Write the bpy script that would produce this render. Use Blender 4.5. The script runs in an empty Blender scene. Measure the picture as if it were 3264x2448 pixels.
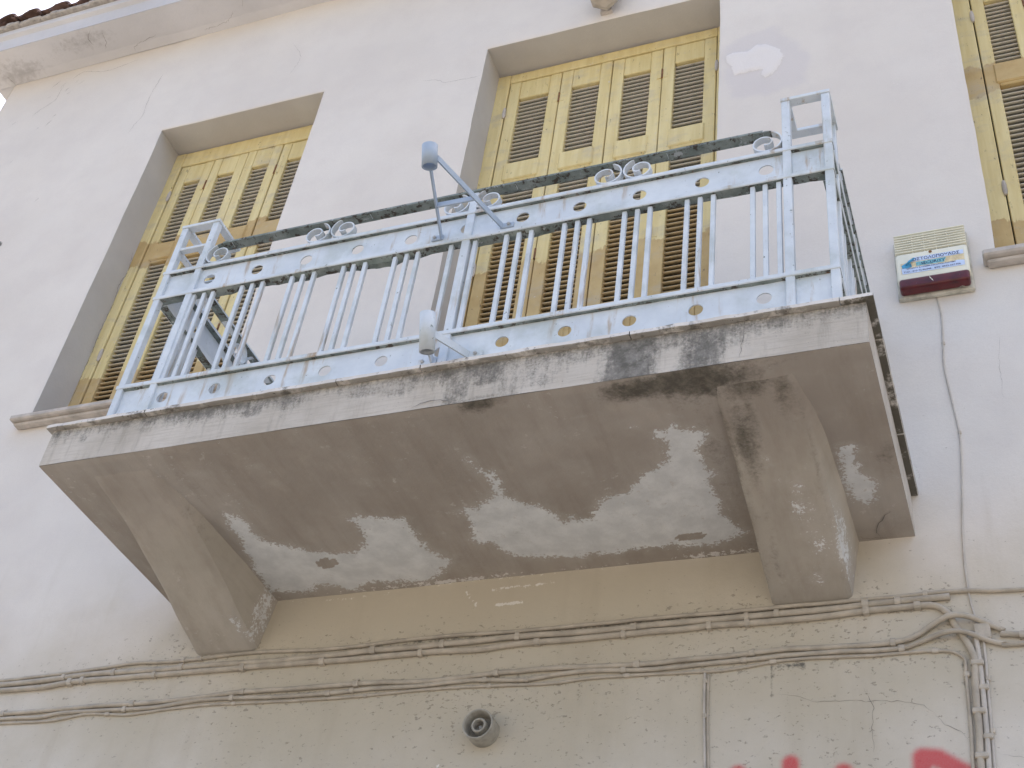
import bpy, math, random
import numpy as np
from mathutils import Matrix, Vector
random.seed(7)
rng = np.random.default_rng(11)
scene = bpy.context.scene
COL = scene.collection

# ------------------------------------------------------------------ camera, sky, sun, exposure
# metres; the wall face is the plane y = 0 (street at y < 0), z = 0 is the balcony floor
cam_data = bpy.data.cameras.new('camera')
cam = bpy.data.objects.new('camera', cam_data)
COL.objects.link(cam)
right = Vector((0.93291142, 0.3407701, 0.11641314))
up = Vector((0.14248082, -0.64619337, 0.74975552))
back = Vector((0.33071966, -0.68286885, -0.65139438))
m = Matrix((right, up, back)).transposed().to_4x4()
m.translation = Vector((2.02404719, -3.33393481, -2.48826837))
cam.matrix_world = m
cam_data.sensor_width = 36.0
cam_data.lens = 36.0 * 4252.37 / 3264.0
cam_data.clip_start = 0.05
cam_data.clip_end = 600.0
scene.camera = cam

SUN_EL, SUN_AZ = math.radians(64), math.radians(12)      # sun behind the house
world = bpy.data.worlds.new('World')
scene.world = world
world.use_nodes = True
wn = world.node_tree
wn.nodes.clear()
sky = wn.nodes.new('ShaderNodeTexSky')
sky.sky_type = 'NISHITA'
sky.sun_disc = False
sky.sun_elevation = SUN_EL
sky.sun_rotation = SUN_AZ
sky.air_density = 1.0
sky.dust_density = 6.0
sky.ozone_density = 0.3
bg = wn.nodes.new('ShaderNodeBackground')
bg.inputs['Strength'].default_value = 0.15
wo = wn.nodes.new('ShaderNodeOutputWorld')
wn.links.new(sky.outputs[0], bg.inputs[0])
wn.links.new(bg.outputs[0], wo.inputs[0])

sun_data = bpy.data.lights.new('sun', 'SUN')
sun_data.energy = 3.6
sun_data.angle = math.radians(0.5)
sun_data.color = (1.0, 0.95, 0.88)
sun = bpy.data.objects.new('sun', sun_data)
COL.objects.link(sun)
sd = Vector((math.sin(SUN_AZ) * math.cos(SUN_EL), math.cos(SUN_AZ) * math.cos(SUN_EL), math.sin(SUN_EL)))
sun.rotation_euler = sd.to_track_quat('Z', 'Y').to_euler()
sun.location = (0, 10, 20)

scene.view_settings.view_transform = 'Standard'
scene.view_settings.look = 'None'
scene.view_settings.gamma = 1.0
scene.view_settings.exposure = 1.62
scene.view_settings.use_curve_mapping = False

# ------------------------------------------------------------------ node helper
class NT:
    def __init__(s, name):
        s.m = bpy.data.materials.new(name)
        s.m.use_nodes = True
        s.t = s.m.node_tree
        s.t.nodes.clear()
        s.out = s.t.nodes.new('ShaderNodeOutputMaterial')
        s.b = s.t.nodes.new('ShaderNodeBsdfPrincipled')
        s.t.links.new(s.b.outputs[0], s.out.inputs[0])
        g = s.t.nodes.new('ShaderNodeNewGeometry')
        s.pos = g.outputs['Position']
        s.nrm = g.outputs['Normal']
        s._sep = None
    def put(s, sock, v):
        if hasattr(v, 'node'):
            s.t.links.new(v, sock)
        elif isinstance(v, (tuple, list)) and len(v) == 3 and len(sock.default_value) == 4:
            sock.default_value = (*v, 1.0)
        else:
            sock.default_value = v
    def xyz(s, i):
        if s._sep is None:
            s._sep = s.t.nodes.new('ShaderNodeSeparateXYZ')
            s.t.links.new(s.pos, s._sep.inputs[0])
        return s._sep.outputs[i]
    def scaled(s, sx, sy, sz, off=0.0):
        n = s.t.nodes.new('ShaderNodeMapping')
        n.inputs['Scale'].default_value = (sx, sy, sz)
        n.inputs['Location'].default_value = (off, off * .7, off * 1.3)
        s.t.links.new(s.pos, n.inputs['Vector'])
        return n.outputs[0]
    def noise(s, scale, detail=4, rough=.55, vec=None, dist=0.0):
        n = s.t.nodes.new('ShaderNodeTexNoise')
        detail = min(detail, max(1.0, math.log2(600 / max(scale, 10))), 5)
        n.inputs['Scale'].default_value = scale
        n.inputs['Detail'].default_value = detail
        n.inputs['Roughness'].default_value = rough
        n.inputs['Distortion'].default_value = dist
        s.t.links.new(vec if vec is not None else s.pos, n.inputs['Vector'])
        return n.outputs['Fac']
    def voronoi(s, scale, vec=None, feature='F1'):
        n = s.t.nodes.new('ShaderNodeTexVoronoi')
        n.feature = feature
        n.inputs['Scale'].default_value = scale
        s.t.links.new(vec if vec is not None else s.pos, n.inputs['Vector'])
        return n.outputs['Distance']
    def attr(s, name):
        n = s.t.nodes.new('ShaderNodeAttribute')
        n.attribute_name = name
        return n.outputs['Fac']
    def math(s, op, a, b=0.0, clamp=False):
        n = s.t.nodes.new('ShaderNodeMath')
        n.operation = op
        n.use_clamp = clamp
        s.put(n.inputs[0], a)
        s.put(n.inputs[1], b)
        return n.outputs[0]
    def ss(s, v, lo, hi, a=0.0, b=1.0):            # smoothstep of v between lo and hi
        n = s.t.nodes.new('ShaderNodeMapRange')
        n.interpolation_type = 'SMOOTHSTEP'
        s.put(n.inputs['Value'], v)
        n.inputs['From Min'].default_value = lo
        n.inputs['From Max'].default_value = hi
        n.inputs['To Min'].default_value = a
        n.inputs['To Max'].default_value = b
        return n.outputs[0]
    def mix(s, f, a, b, mode='MIX'):
        n = s.t.nodes.new('ShaderNodeMix')
        n.data_type = 'RGBA'
        n.blend_type = mode
        s.put(n.inputs[0], f)
        s.put(n.inputs[6], a)
        s.put(n.inputs[7], b)
        return n.outputs[2]
    def bump(s, h, strength=.3, dist=.01, prev=None):
        n = s.t.nodes.new('ShaderNodeBump')
        n.inputs['Strength'].default_value = strength
        n.inputs['Distance'].default_value = dist
        s.t.links.new(h, n.inputs['Height'])
        if prev is not None:
            s.t.links.new(prev, n.inputs['Normal'])
        return n.outputs[0]
    def fin(s, col, rough=.85, normal=None, spec=.3, metal=0.0):
        s.put(s.b.inputs['Base Color'], col)
        s.put(s.b.inputs['Roughness'], rough)
        s.b.inputs['Specular IOR Level'].default_value = spec
        s.b.inputs['Metallic'].default_value = metal
        if normal is not None:
            s.t.links.new(normal, s.b.inputs['Normal'])
        return s.m

def mul(s, *a):
    r = a[0]
    for b in a[1:]:
        r = s.math('MULTIPLY', r, b)
    return r

# ------------------------------------------------------------------ materials
def plaster_material():
    s = NT('aged_plaster_paint')
    big = s.noise(.9, 5, .55)
    mid = s.noise(5.0, 5, .6)
    fine = s.noise(60, 4, .6)
    grain = s.noise(260, 3, .6)
    c = s.mix(s.ss(big, .3, .7), (.665, .625, .58), (.735, .70, .655))
    c = s.mix(s.ss(mid, .38, .72, 0, .3), c, (.60, .555, .53))
    # older tan paint on the lower storey, with shade painted in under the balcony
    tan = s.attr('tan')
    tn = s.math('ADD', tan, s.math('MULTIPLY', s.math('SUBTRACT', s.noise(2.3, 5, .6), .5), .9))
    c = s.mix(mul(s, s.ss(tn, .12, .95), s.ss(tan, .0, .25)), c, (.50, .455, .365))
    # faint vertical wash marks
    st = s.noise(1.0, 5, .6, s.scaled(7, 1, .8))
    c = s.mix(mul(s, s.ss(st, .52, .75, 0, .3), s.ss(tan, .02, .4)), c, (.40, .35, .27))
    # grime, mould, pits; the mould mask also carries shade painted along the cables
    mo = s.attr('mould')
    mn = s.math('ADD', mo, s.math('MULTIPLY', s.math('SUBTRACT', s.noise(38, 6, .7), .5), 1.1))
    c = s.mix(mul(s, s.ss(mn, .45, .8), s.ss(mo, .02, .2)), c, (.13, .125, .11))
    pit = s.attr('pit')
    pv = s.noise(46, 5, .75, s.scaled(1, 1, 1.6, 3.1))
    pth = s.math('SUBTRACT', pv, s.math('MULTIPLY', s.math('SUBTRACT', 1.0, pit), .16))
    pm = s.ss(pth, .575, .63)
    c = s.mix(mul(s, pm, s.ss(pit, .02, .3, 0, .62)), c, (.23, .205, .17))
    # fresh filler patch, its halo of grey primer, flaked chips
    ha = s.attr('halo')
    hn = s.math('ADD', ha, s.math('MULTIPLY', s.math('SUBTRACT', s.noise(9, 5, .65), .5), .9))
    c = s.mix(s.ss(hn, .25, .75, 0, .38), c, (.56, .53, .56))
    pa = s.attr('patch')
    pn = s.math('ADD', pa, s.math('MULTIPLY', s.math('SUBTRACT', s.noise(30, 6, .75), .5), 1.3))
    pk = s.ss(pn, .42, .60)
    c = s.mix(s.math('MULTIPLY', pk, .65), c, (.80, .77, .75))
    ch = s.attr('chip')
    cn = s.math('ADD', ch, s.math('MULTIPLY', s.math('SUBTRACT', s.noise(48, 6, .75), .5), 1.5))
    ck = mul(s, s.ss(cn, .62, .72), s.ss(ch, .03, .2))
    c = s.mix(ck, c, (.72, .70, .65))
    # spray paint
    gr = s.attr('graffiti')
    gn = s.math('ADD', gr, s.math('MULTIPLY', s.math('SUBTRACT', s.noise(220, 2, .7), .5), .22))
    c = s.mix(s.ss(gn, .10, 1.0, 0, .88), c, (.56, .06, .075))
    c = s.mix(s.ss(grain, .35, .7, 0, .10), c, (.45, .40, .36))
    h = s.math('ADD', s.math('MULTIPLY', fine, .5), s.math('MULTIPLY', s.noise(9, 4, .55), 1.2))
    n1 = s.bump(h, .22, .006)
    n2 = s.bump(s.math('ADD', s.math('MULTIPLY', pm, s.math('MULTIPLY', pit, -1.0)), s.math('ADD', pk, s.math('MULTIPLY', ck, -1.0))), .35, .004, n1)
    n3 = s.bump(grain, .18, .0015, n2)
    return s.fin(c, .9, n3, .2)

def smooth_plaster_material(name, a, b):
    s = NT(name)
    c = s.mix(s.ss(s.noise(2.2, 5, .6), .3, .7), a, b)
    c = s.mix(s.ss(s.noise(18, 5, .7), .6, .8, 0, .3), c, (.38, .345, .31))
    g = s.attr('grime')
    gn = s.math('ADD', g, s.math('MULTIPLY', s.math('SUBTRACT', s.noise(26, 6, .7), .5), 1.0))
    c = s.mix(mul(s, s.ss(gn, .5, .95, 0, .5), s.ss(g, .02, .2)), c, (.25, .235, .23))
    n = s.bump(s.math('ADD', s.noise(70, 4, .6), s.math('MULTIPLY', s.noise(8, 3, .5), 1.5)), .25, .005)
    return s.fin(c, .9, n, .2)

def soffit_material(name, ca, cb, front=None):
    s = NT(name)
    base = s.mix(s.ss(s.noise(2.0, 5, .6), .32, .7), ca, cb)
    if front is not None:                                # the soffit's coat runs on over the bracket's nose
        yy = s.math('ADD', s.xyz(1), s.math('MULTIPLY', s.math('SUBTRACT', s.noise(6, 5, .65), .5), .35))
        nose = s.mix(s.ss(s.noise(2.0, 5, .6), .32, .7), *front)
        base = s.mix(s.ss(yy, -.66, -.42), nose, base)
    base = s.mix(s.ss(s.noise(9, 6, .65), .5, .78, 0, .5), base, (.46, .41, .36))
    sk1 = s.noise(1.0, 5, .65, s.scaled(16, 2.2, 16, 1.1))
    base = s.mix(s.ss(sk1, .42, .7, 0, .25), base, (.23, .19, .15))
    sk2 = s.noise(1.0, 5, .65, s.scaled(22, 3.0, 22, 4.2))
    base = s.mix(s.ss(sk2, .55, .75, 0, .2), base, (.47, .44, .41))
    w = s.attr('white')
    d = s.math('SUBTRACT', s.noise(20, 8, .72), .5)
    d2 = s.math('SUBTRACT', s.noise(95, 6, .8), .5)
    wn_ = s.math('ADD', w, s.math('ADD', s.math('MULTIPLY', d, 1.0), s.math('MULTIPLY', d2, 1.15)))
    wk = s.ss(wn_, .46, .60)
    lt = s.mix(s.ss(s.noise(14, 6, .65), .3, .72), (.60, .615, .62), (.74, .755, .76))
    c = s.mix(wk, base, lt)
    halo_ = s.math('ADD', w, s.math('MULTIPLY', d, 1.3))
    c = s.mix(mul(s, s.ss(halo_, .05, .6, 0, .45), s.math('SUBTRACT', 1.0, wk)), c, (.47, .44, .41))
    # loose flecks everywhere
    fl = s.noise(30, 8, .8, s.scaled(1, 1, 1, 5.0))
    c = s.mix(mul(s, s.ss(fl, .60, .67), s.ss(s.noise(4.0, 3, .5), .45, .62, 0, .65)), c, (.55, .52, .49))
    sa = s.attr('salt')
    sn = s.math('ADD', sa, s.math('MULTIPLY', s.math('SUBTRACT', s.noise(60, 6, .75), .5), 1.6))
    sk = mul(s, s.ss(sn, .75, .85), s.ss(sa, .02, .25))
    c = s.mix(sk, c, (.72, .70, .68))
    mo = s.attr('mould')
    mn = s.math('ADD', mo, s.math('MULTIPLY', s.math('SUBTRACT', s.noise(24, 7, .7), .5), 1.1))
    mn = s.math('ADD', mn, s.math('MULTIPLY', s.math('SUBTRACT', s.noise(110, 4, .7), .5), .6))
    mk = mul(s, s.ss(mn, .25, 1.1, 0, .85), s.ss(mo, .02, .25))
    c = s.mix(mk, c, s.mix(s.ss(s.noise(40, 4, .7), .35, .7), (.06, .056, .045), (.15, .135, .11)))
    h = s.math('ADD', s.math('MULTIPLY', wk, -.35), s.math('MULTIPLY', s.noise(34, 5, .65), .6))
    h = s.math('ADD', h, s.math('MULTIPLY', sk, .6))
    n = s.bump(h, .5, .006)
    n = s.bump(s.noise(220, 3, .6), .2, .002, n)
    return s.fin(c, .92, n, .15)

def slab_face_material():
    s = NT('brushed_cement_render')
    c = s.mix(s.ss(s.noise(4, 5, .6), .3, .7), (.47, .43, .375), (.60, .56, .505))
    br = s.noise(1.0, 6, .7, s.scaled(9, 9, 190))
    c = s.mix(s.ss(br, .45, .72, 0, .38), c, (.33, .29, .245))
    ed = s.noise(1.0, 5, .65, s.scaled(40, 40, 5))
    c = s.mix(s.ss(ed, .50, .74, 0, .45), c, (.30, .27, .23))
    mo = s.attr('mould')
    n1 = s.math('SUBTRACT', s.noise(55, 6, .75), .5)
    n2 = s.math('SUBTRACT', s.noise(1.0, 6, .7, s.scaled(60, 60, 9)), .5)
    mn = s.math('ADD', mo, s.math('ADD', s.math('MULTIPLY', n1, .95), s.math('MULTIPLY', n2, 1.25)))
    n3 = s.math('SUBTRACT', s.noise(150, 3, .7), .5)
    mn = s.math('ADD', mn, s.math('MULTIPLY', n3, .9))
    mk = mul(s, s.ss(mn, .22, 1.15, 0, .88), s.ss(mo, .02, .25))
    mcol = s.mix(s.ss(s.noise(34, 5, .7), .3, .7), (.08, .078, .07), (.22, .212, .195))
    c = s.mix(mk, c, mcol)
    spk = s.ss(s.noise(130, 3, .7), .68, .74, 0, .45)
    c = s.mix(spk, c, (.12, .11, .10))
    n = s.bump(s.math('ADD', s.math('MULTIPLY', br, 1.0), s.noise(90, 4, .7)), .55, .004)
    return s.fin(c, .93, n, .15)

def marble_material(name='dirty_marble', k=.55):
    s = NT(name)
    c = s.mix(s.ss(s.noise(9, 5, .6), .3, .7), (.60, .565, .52), (.72, .69, .655))
    b = s.noise(14, 6, .7, s.scaled(1.2, 1, 1, 2.0))
    c = s.mix(s.ss(b, .54, .66, 0, .85), c, (.20, .19, .175))
    b2 = s.noise(60, 5, .75)
    c = s.mix(s.ss(b2, .62, .7, 0, .8), c, (.09, .09, .08))
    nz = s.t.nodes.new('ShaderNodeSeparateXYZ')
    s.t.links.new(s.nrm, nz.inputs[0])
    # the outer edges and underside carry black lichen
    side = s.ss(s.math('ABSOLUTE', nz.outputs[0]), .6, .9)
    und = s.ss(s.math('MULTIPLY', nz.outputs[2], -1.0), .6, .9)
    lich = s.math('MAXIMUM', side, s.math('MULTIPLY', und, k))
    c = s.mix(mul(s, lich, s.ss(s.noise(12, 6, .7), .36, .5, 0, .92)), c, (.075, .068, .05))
    n = s.bump(b2, .5, .003)
    return s.fin(c, .75, n, .3)

def metal_paint(name, base, base2, chip_amt=.70, rust=.66, streak=True):
    s = NT(name)
    c = s.mix(s.ss(s.noise(11, 5, .6), .3, .7), base, base2)
    if streak:
        st = s.noise(1.0, 5, .65, s.scaled(26, 26, 3.2))
        sel = s.noise(4.5, 3, .5, s.scaled(1, 1, .4, 9.0))
        c = s.mix(mul(s, s.ss(st, .52, .70, 0, .85), s.ss(sel, .50, .60)), c, (.36, .24, .12))
        c = s.mix(s.ss(s.noise(7, 5, .65, s.scaled(1, 1, 1, 4.4)), .45, .72, 0, .5), c, (.37, .42, .40))
    k = s.noise(52, 6, .72)
    c = s.mix(s.ss(k, chip_amt - .02, chip_amt + .03, 0, .9), c, (.16, .20, .18))
    r = s.noise(70, 5, .75, s.scaled(1, 1, 1, 7.0))
    c = s.mix(s.ss(r, rust, rust + .05, 0, .8), c, (.12, .062, .03))
    n = s.bump(s.math('ADD', s.noise(60, 4, .6), s.math('MULTIPLY', s.ss(k, chip_amt - .02, chip_amt + .03), -1.0)), .35, .002)
    return s.fin(c, .5, n, .4)

def primer_material():
    s = NT('flaking_green_primer')
    c = s.mix(s.ss(s.noise(16, 5, .65), .3, .7), (.14, .175, .165), (.27, .31, .30))
    c = s.mix(s.ss(s.noise(34, 6, .75), .52, .6, 0, .9), c, (.055, .042, .032))
    c = s.mix(s.ss(s.noise(26, 6, .75, s.scaled(1, 1, 1, 2.7)), .6, .66, 0, .85), c, (.40, .44, .46))
    c = s.mix(s.ss(s.noise(20, 6, .7, s.scaled(1, 1, 1, 6.1)), .62, .7, 0, .8), c, (.15, .07, .035))
    n = s.bump(s.noise(70, 5, .75), .8, .004)
    return s.fin(c, .75, n, .3)

def shutter_paint(name, bands):
    """light yellow repaint over an older ochre coat; bands = z ranges left in the old ochre"""
    s = NT(name)
    g1 = s.noise(1.0, 5, .6, s.scaled(30, 30, 2.5))
    light = s.mix(s.ss(g1, .3, .7), (.64, .525, .25), (.725, .62, .33))
    old = s.mix(s.ss(s.noise(7, 5, .6), .3, .7), (.46, .32, .135), (.56, .42, .20))
    z = s.xyz(2)
    wob = s.math('ADD', s.math('MULTIPLY', s.math('SUBTRACT', s.noise(9, 5, .6), .5), .16),
                 s.math('MULTIPLY', s.math('SUBTRACT', s.noise(1.0, 4, .6, s.scaled(55, 55, 3)), .5), .05))
    zz = s.math('ADD', z, wob)
    k = None
    for lo, hi in bands:
        a = mul(s, s.ss(zz, lo - .006, lo + .006), s.ss(zz, hi - .006, hi + .006, 1, 0))
        k = a if k is None else s.math('MAXIMUM', k, a)
    c = s.mix(k, light, old)
    # weathering: grey wash and bare wood at the upper rails, flaked spots
    w = s.noise(1.0, 5, .65, s.scaled(5, 5, 9, 1.7))
    c = s.mix(s.ss(w, .48, .74, 0, .6), c, (.44, .40, .32))
    f = s.noise(1.0, 6, .75, s.scaled(60, 60, 22, 3.0))
    c = s.mix(s.ss(f, .62, .70, 0, .8), c, (.13, .10, .07))
    f2 = s.noise(26, 6, .75, s.scaled(1, 1, .7, 8.0))
    c = s.mix(s.ss(f2, .66, .70, 0, .7), c, (.62, .56, .50))
    n = s.bump(s.math('ADD', s.noise(1.0, 4, .6, s.scaled(120, 120, 12)), s.math('MULTIPLY', s.ss(f, .66, .72), -1.5)), .4, .002)
    return s.fin(c, .62, n, .35)

def slat_material(name, split):
    s = NT(name)
    up_ = s.mix(s.noise(1.0, 4, .6, s.scaled(12, 40, 40)), (.44, .405, .335), (.60, .54, .42))
    lo_ = s.mix(s.noise(1.0, 4, .6, s.scaled(12, 40, 40, 2)), (.42, .315, .18), (.59, .455, .265))
    zz = s.math('ADD', s.xyz(2), s.math('MULTIPLY', s.math('SUBTRACT', s.noise(8, 4, .6), .5), .2))
    c = s.mix(s.ss(zz, split - .05, split + .05), lo_, up_)
    c = s.mix(s.ss(s.noise(30, 5, .7), .58, .7, 0, .5), c, (.15, .13, .105))
    return s.fin(c, .75, s.bump(s.noise(1.0, 3, .6, s.scaled(20, 150, 150)), .3, .001), .25)

def plain(name, col, rough=.7, var=.12, scale=20, spec=.35, bump=.15, metal=0.0):
    s = NT(name)
    a = tuple(v * (1 - var) for v in col)
    b = tuple(min(1, v * (1 + var)) for v in col)
    c = s.mix(s.ss(s.noise(scale, 5, .6), .3, .7), a, b)
    return s.fin(c, rough, s.bump(s.noise(scale * 4, 4, .6), bump, .002), spec, metal)

M = {}
M['wall'] = plaster_material()
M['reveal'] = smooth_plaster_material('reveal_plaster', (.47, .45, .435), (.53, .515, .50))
M['cornice'] = smooth_plaster_material('cornice_plaster', (.53, .525, .535), (.60, .595, .61))
M['soffit'] = soffit_material('soffit_flaking_limewash', (.345, .308, .27), (.455, .42, .382))
M['bracket'] = soffit_material('bracket_grey_beige_render', (.38, .35, .305), (.49, .46, .41), ((.345, .308, .27), (.455, .42, .382)))
M['slabface'] = slab_face_material()
M['marble'] = marble_material()
M['marblemoss'] = marble_material('lichen_black_marble', 1.0)
M['metal'] = metal_paint('pale_blue_metal_paint', (.56, .615, .675), (.66, .715, .765), .675, .70)
M['primer'] = primer_material()
M['holder'] = metal_paint('blue_grey_bracket_paint', (.33, .40, .49), (.40, .475, .565), .74, .76, False)
M['yellowB'] = shutter_paint('door_shutter_paint', [(-1.0, 1.545)])
M['yellowA'] = shutter_paint('window_shutter_paint', [(-1.0, 1.30), (2.02, 2.215)])
M['slatB'] = slat_material('door_slat_wood', 1.75)
M['slatA'] = slat_material('window_slat_wood', 1.35)
M['dark'] = plain('dark_interior', (.02, .018, .016), .9)
M['crack'] = plain('crack_shadow', (.20, .185, .17), .95)
M['rusty'] = plain('rusty_iron', (.22, .11, .055), .8, .4, 60)
M['steel'] = plain('grey_bolt_steel', (.38, .39, .39), .5, .2, 60)
M['sill'] = plain('stone_sill', (.47, .43, .39), .85, .2, 14)
M['tile'] = plain('terracotta_tile', (.13, .082, .07), .85, .4, 12, .2, .4)
M['mortar'] = plain('roof_mortar', (.40, .37, .34), .95, .2, 25)
M['asphalt'] = plain('pale_stone_paving', (.195, .178, .153), .9, .15, 3)
M['paving'] = plain('pavement_concrete', (.195, .18, .157), .9, .15, 3)

# ------------------------------------------------------------------ mesh helpers
WORLD = {}
def empty(name, loc, label=None, cat=None, group=None):
    o = bpy.data.objects.new(name, None)
    COL.objects.link(o)
    o.location = loc
    o.empty_display_size = .1
    WORLD[o] = np.array(loc, float)
    tag(o, label, cat, group)
    return o
def tag(o, label=None, cat=None, group=None, kind=None):
    if label: o['label'] = label
    if cat: o['category'] = cat
    if group: o['group'] = group
    if kind: o['kind'] = kind
    return o
class MB:
    """collects vertices and faces in world metres, builds one mesh object"""
    def __init__(s):
        s.v, s.f, s.mi = [], [], []
    def add(s, verts, faces, mi=0):
        n = len(s.v)
        s.v += [tuple(map(float, p)) for p in verts]
        for i, f in enumerate(faces):
            s.f.append(tuple(n + k for k in f))
            s.mi.append(mi[i] if isinstance(mi, (list, tuple)) else mi)
        return s
    def box(s, x0, x1, y0, y1, z0, z1, mi=0):
        v = [(x0, y0, z0), (x1, y0, z0), (x1, y1, z0), (x0, y1, z0), (x0, y0, z1), (x1, y0, z1), (x1, y1, z1), (x0, y1, z1)]
        return s.add(v, [(0, 3, 2, 1), (4, 5, 6, 7), (0, 1, 5, 4), (1, 2, 6, 5), (2, 3, 7, 6), (3, 0, 4, 7)], mi)
    def cbox(s, x0, x1, y0, y1, z0, z1, b=.004, mi=0):
        """box with chamfered edges"""
        P, F = chamfer_box(x0, x1, y0, y1, z0, z1, b)
        return s.add(P, F, mi)
    def build(s, name, mat, parent=None, smooth=False, attrs=None):
        v = np.array(s.v, float)
        org = (v.min(0) + v.max(0)) / 2
        me = bpy.data.meshes.new(name)
        me.from_pydata((v - org).tolist(), [], s.f)
        for mm in (mat if isinstance(mat, (list, tuple)) else [mat]):
            me.materials.append(M[mm] if isinstance(mm, str) else mm)
        if any(s.mi):
            me.polygons.foreach_set('material_index', np.array(s.mi, np.int32))
        if smooth:
            me.polygons.foreach_set('use_smooth', np.ones(len(me.polygons), bool))
        if attrs:
            for k, a in attrs.items():
                at = me.attributes.new(k, 'FLOAT', 'POINT')
                at.data.foreach_set('value', np.asarray(a, np.float32))
        me.update()
        o = bpy.data.objects.new(name, me)
        COL.objects.link(o)
        o.location = org - (WORLD[parent] if parent is not None else 0)
        WORLD[o] = org
        if parent is not None:
            o.parent = parent
        return o
def place(o, world_loc, parent):
    """link a copy of an object that shares its mesh"""
    c = o.copy()
    COL.objects.link(c)
    c.parent = parent
    WORLD[c] = np.array(world_loc, float)
    c.location = WORLD[c] - WORLD[parent]
    return c
_CB = None
def chamfer_box(x0, x1, y0, y1, z0, z1, b):
    X, Y, Z = (x0, x1), (y0, y1), (z0, z1)
    P, idx = [], {}
    for i in (0, 1):
        for j in (0, 1):
            for k in (0, 1):
                for a in range(3):
                    p = [X[i], Y[j], Z[k]]
                    sg = [1 if t == 0 else -1 for t in (i, j, k)]
                    for q in range(3):
                        if q != a:
                            p[q] += sg[q] * b
                    idx[(i, j, k, a)] = len(P)
                    P.append(tuple(p))
    F = []
    for a in range(3):
        o1, o2 = [q for q in range(3) if q != a]
        for s_ in (0, 1):
            loop = []
            for u, w in ((0, 0), (1, 0), (1, 1), (0, 1)):
                t = [0, 0, 0]
                t[a], t[o1], t[o2] = s_, u, w
                loop.append(idx[(*t, a)])
            F.append(tuple(loop if (s_ == 1) != (a == 1) else loop[::-1]))
    for a in range(3):                                   # edges along axis a
        o1, o2 = [q for q in range(3) if q != a]
        for u in (0, 1):
            for w in (0, 1):
                t0, t1 = [0, 0, 0], [0, 0, 0]
                t0[o1] = t1[o1] = u
                t0[o2] = t1[o2] = w
                t1[a] = 1
                f = (idx[(*t0, o1)], idx[(*t1, o1)], idx[(*t1, o2)], idx[(*t0, o2)])
                flip = (u == w) != (a == 1)
                F.append(f if not flip else f[::-1])
    for i in (0, 1):
        for j in (0, 1):
            for k in (0, 1):
                f = (idx[(i, j, k, 0)], idx[(i, j, k, 1)], idx[(i, j, k, 2)])
                F.append(f if (i + j + k) % 2 else f[::-1])
    return P, F
def tube_pts(pts, r, n=8, r_fn=None):
    """tube along a polyline -> verts, faces"""
    pts = [Vector(p) for p in pts]
    V, F = [], []
    prev = None
    for i, p in enumerate(pts):
        t = (pts[min(i + 1, len(pts) - 1)] - pts[max(i - 1, 0)]).normalized()
        if prev is None:
            a = Vector((0, 1, 0)) if abs(t.y) < .9 else Vector((1, 0, 0))
            nn = (a - t * a.dot(t)).normalized()
        else:
            nn = (prev - t * prev.dot(t)).normalized()
        prev = nn
        bb = t.cross(nn)
        rr = r if r_fn is None else r_fn(i) * r
        for k in range(n):
            an = 2 * math.pi * k / n
            V.append(p + nn * (math.cos(an) * rr) + bb * (math.sin(an) * rr))
    for i in range(len(pts) - 1):
        for k in range(n):
            a, b = i * n + k, i * n + (k + 1) % n
            F.append((a, b, b + n, a + n))
    F.append(tuple(range(n))[::-1])
    F.append(tuple((len(pts) - 1) * n + k for k in range(n)))
    return V, F
def spline(pts, step=.02):
    """Catmull-Rom through pts, resampled"""
    P = [np.array(p, float) for p in pts]
    P = [2 * P[0] - P[1]] + P + [2 * P[-1] - P[-2]]
    out = []
    for i in range(1, len(P) - 2):
        n = max(2, int(np.linalg.norm(P[i + 1] - P[i]) / step))
        for k in range(n):
            t = k / n
            out.append(.5 * ((2 * P[i]) + (-P[i - 1] + P[i + 1]) * t + (2 * P[i - 1] - 5 * P[i] + 4 * P[i + 1] - P[i + 2]) * t * t
                             + (-P[i - 1] + 3 * P[i] - 3 * P[i + 1] + P[i + 2]) * t ** 3))
    out.append(P[-2])
    return out
def lathe(prof, c, axis, n=28):
    """revolve (radius, height) profile round axis through c"""
    ax = Vector(axis).normalized()
    a = Vector((1, 0, 0)) if abs(ax.x) < .9 else Vector((0, 1, 0))
    u = (a - ax * a.dot(ax)).normalized()
    w = ax.cross(u)
    c = Vector(c)
    V, F = [], []
    for r, h in prof:
        for k in range(n):
            t = 2 * math.pi * k / n
            V.append(c + ax * h + u * (r * math.cos(t)) + w * (r * math.sin(t)))
    for i in range(len(prof) - 1):
        for k in range(n):
            F.append((i * n + k, i * n + (k + 1) % n, (i + 1) * n + (k + 1) % n, (i + 1) * n + k))
    return V, F
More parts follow.
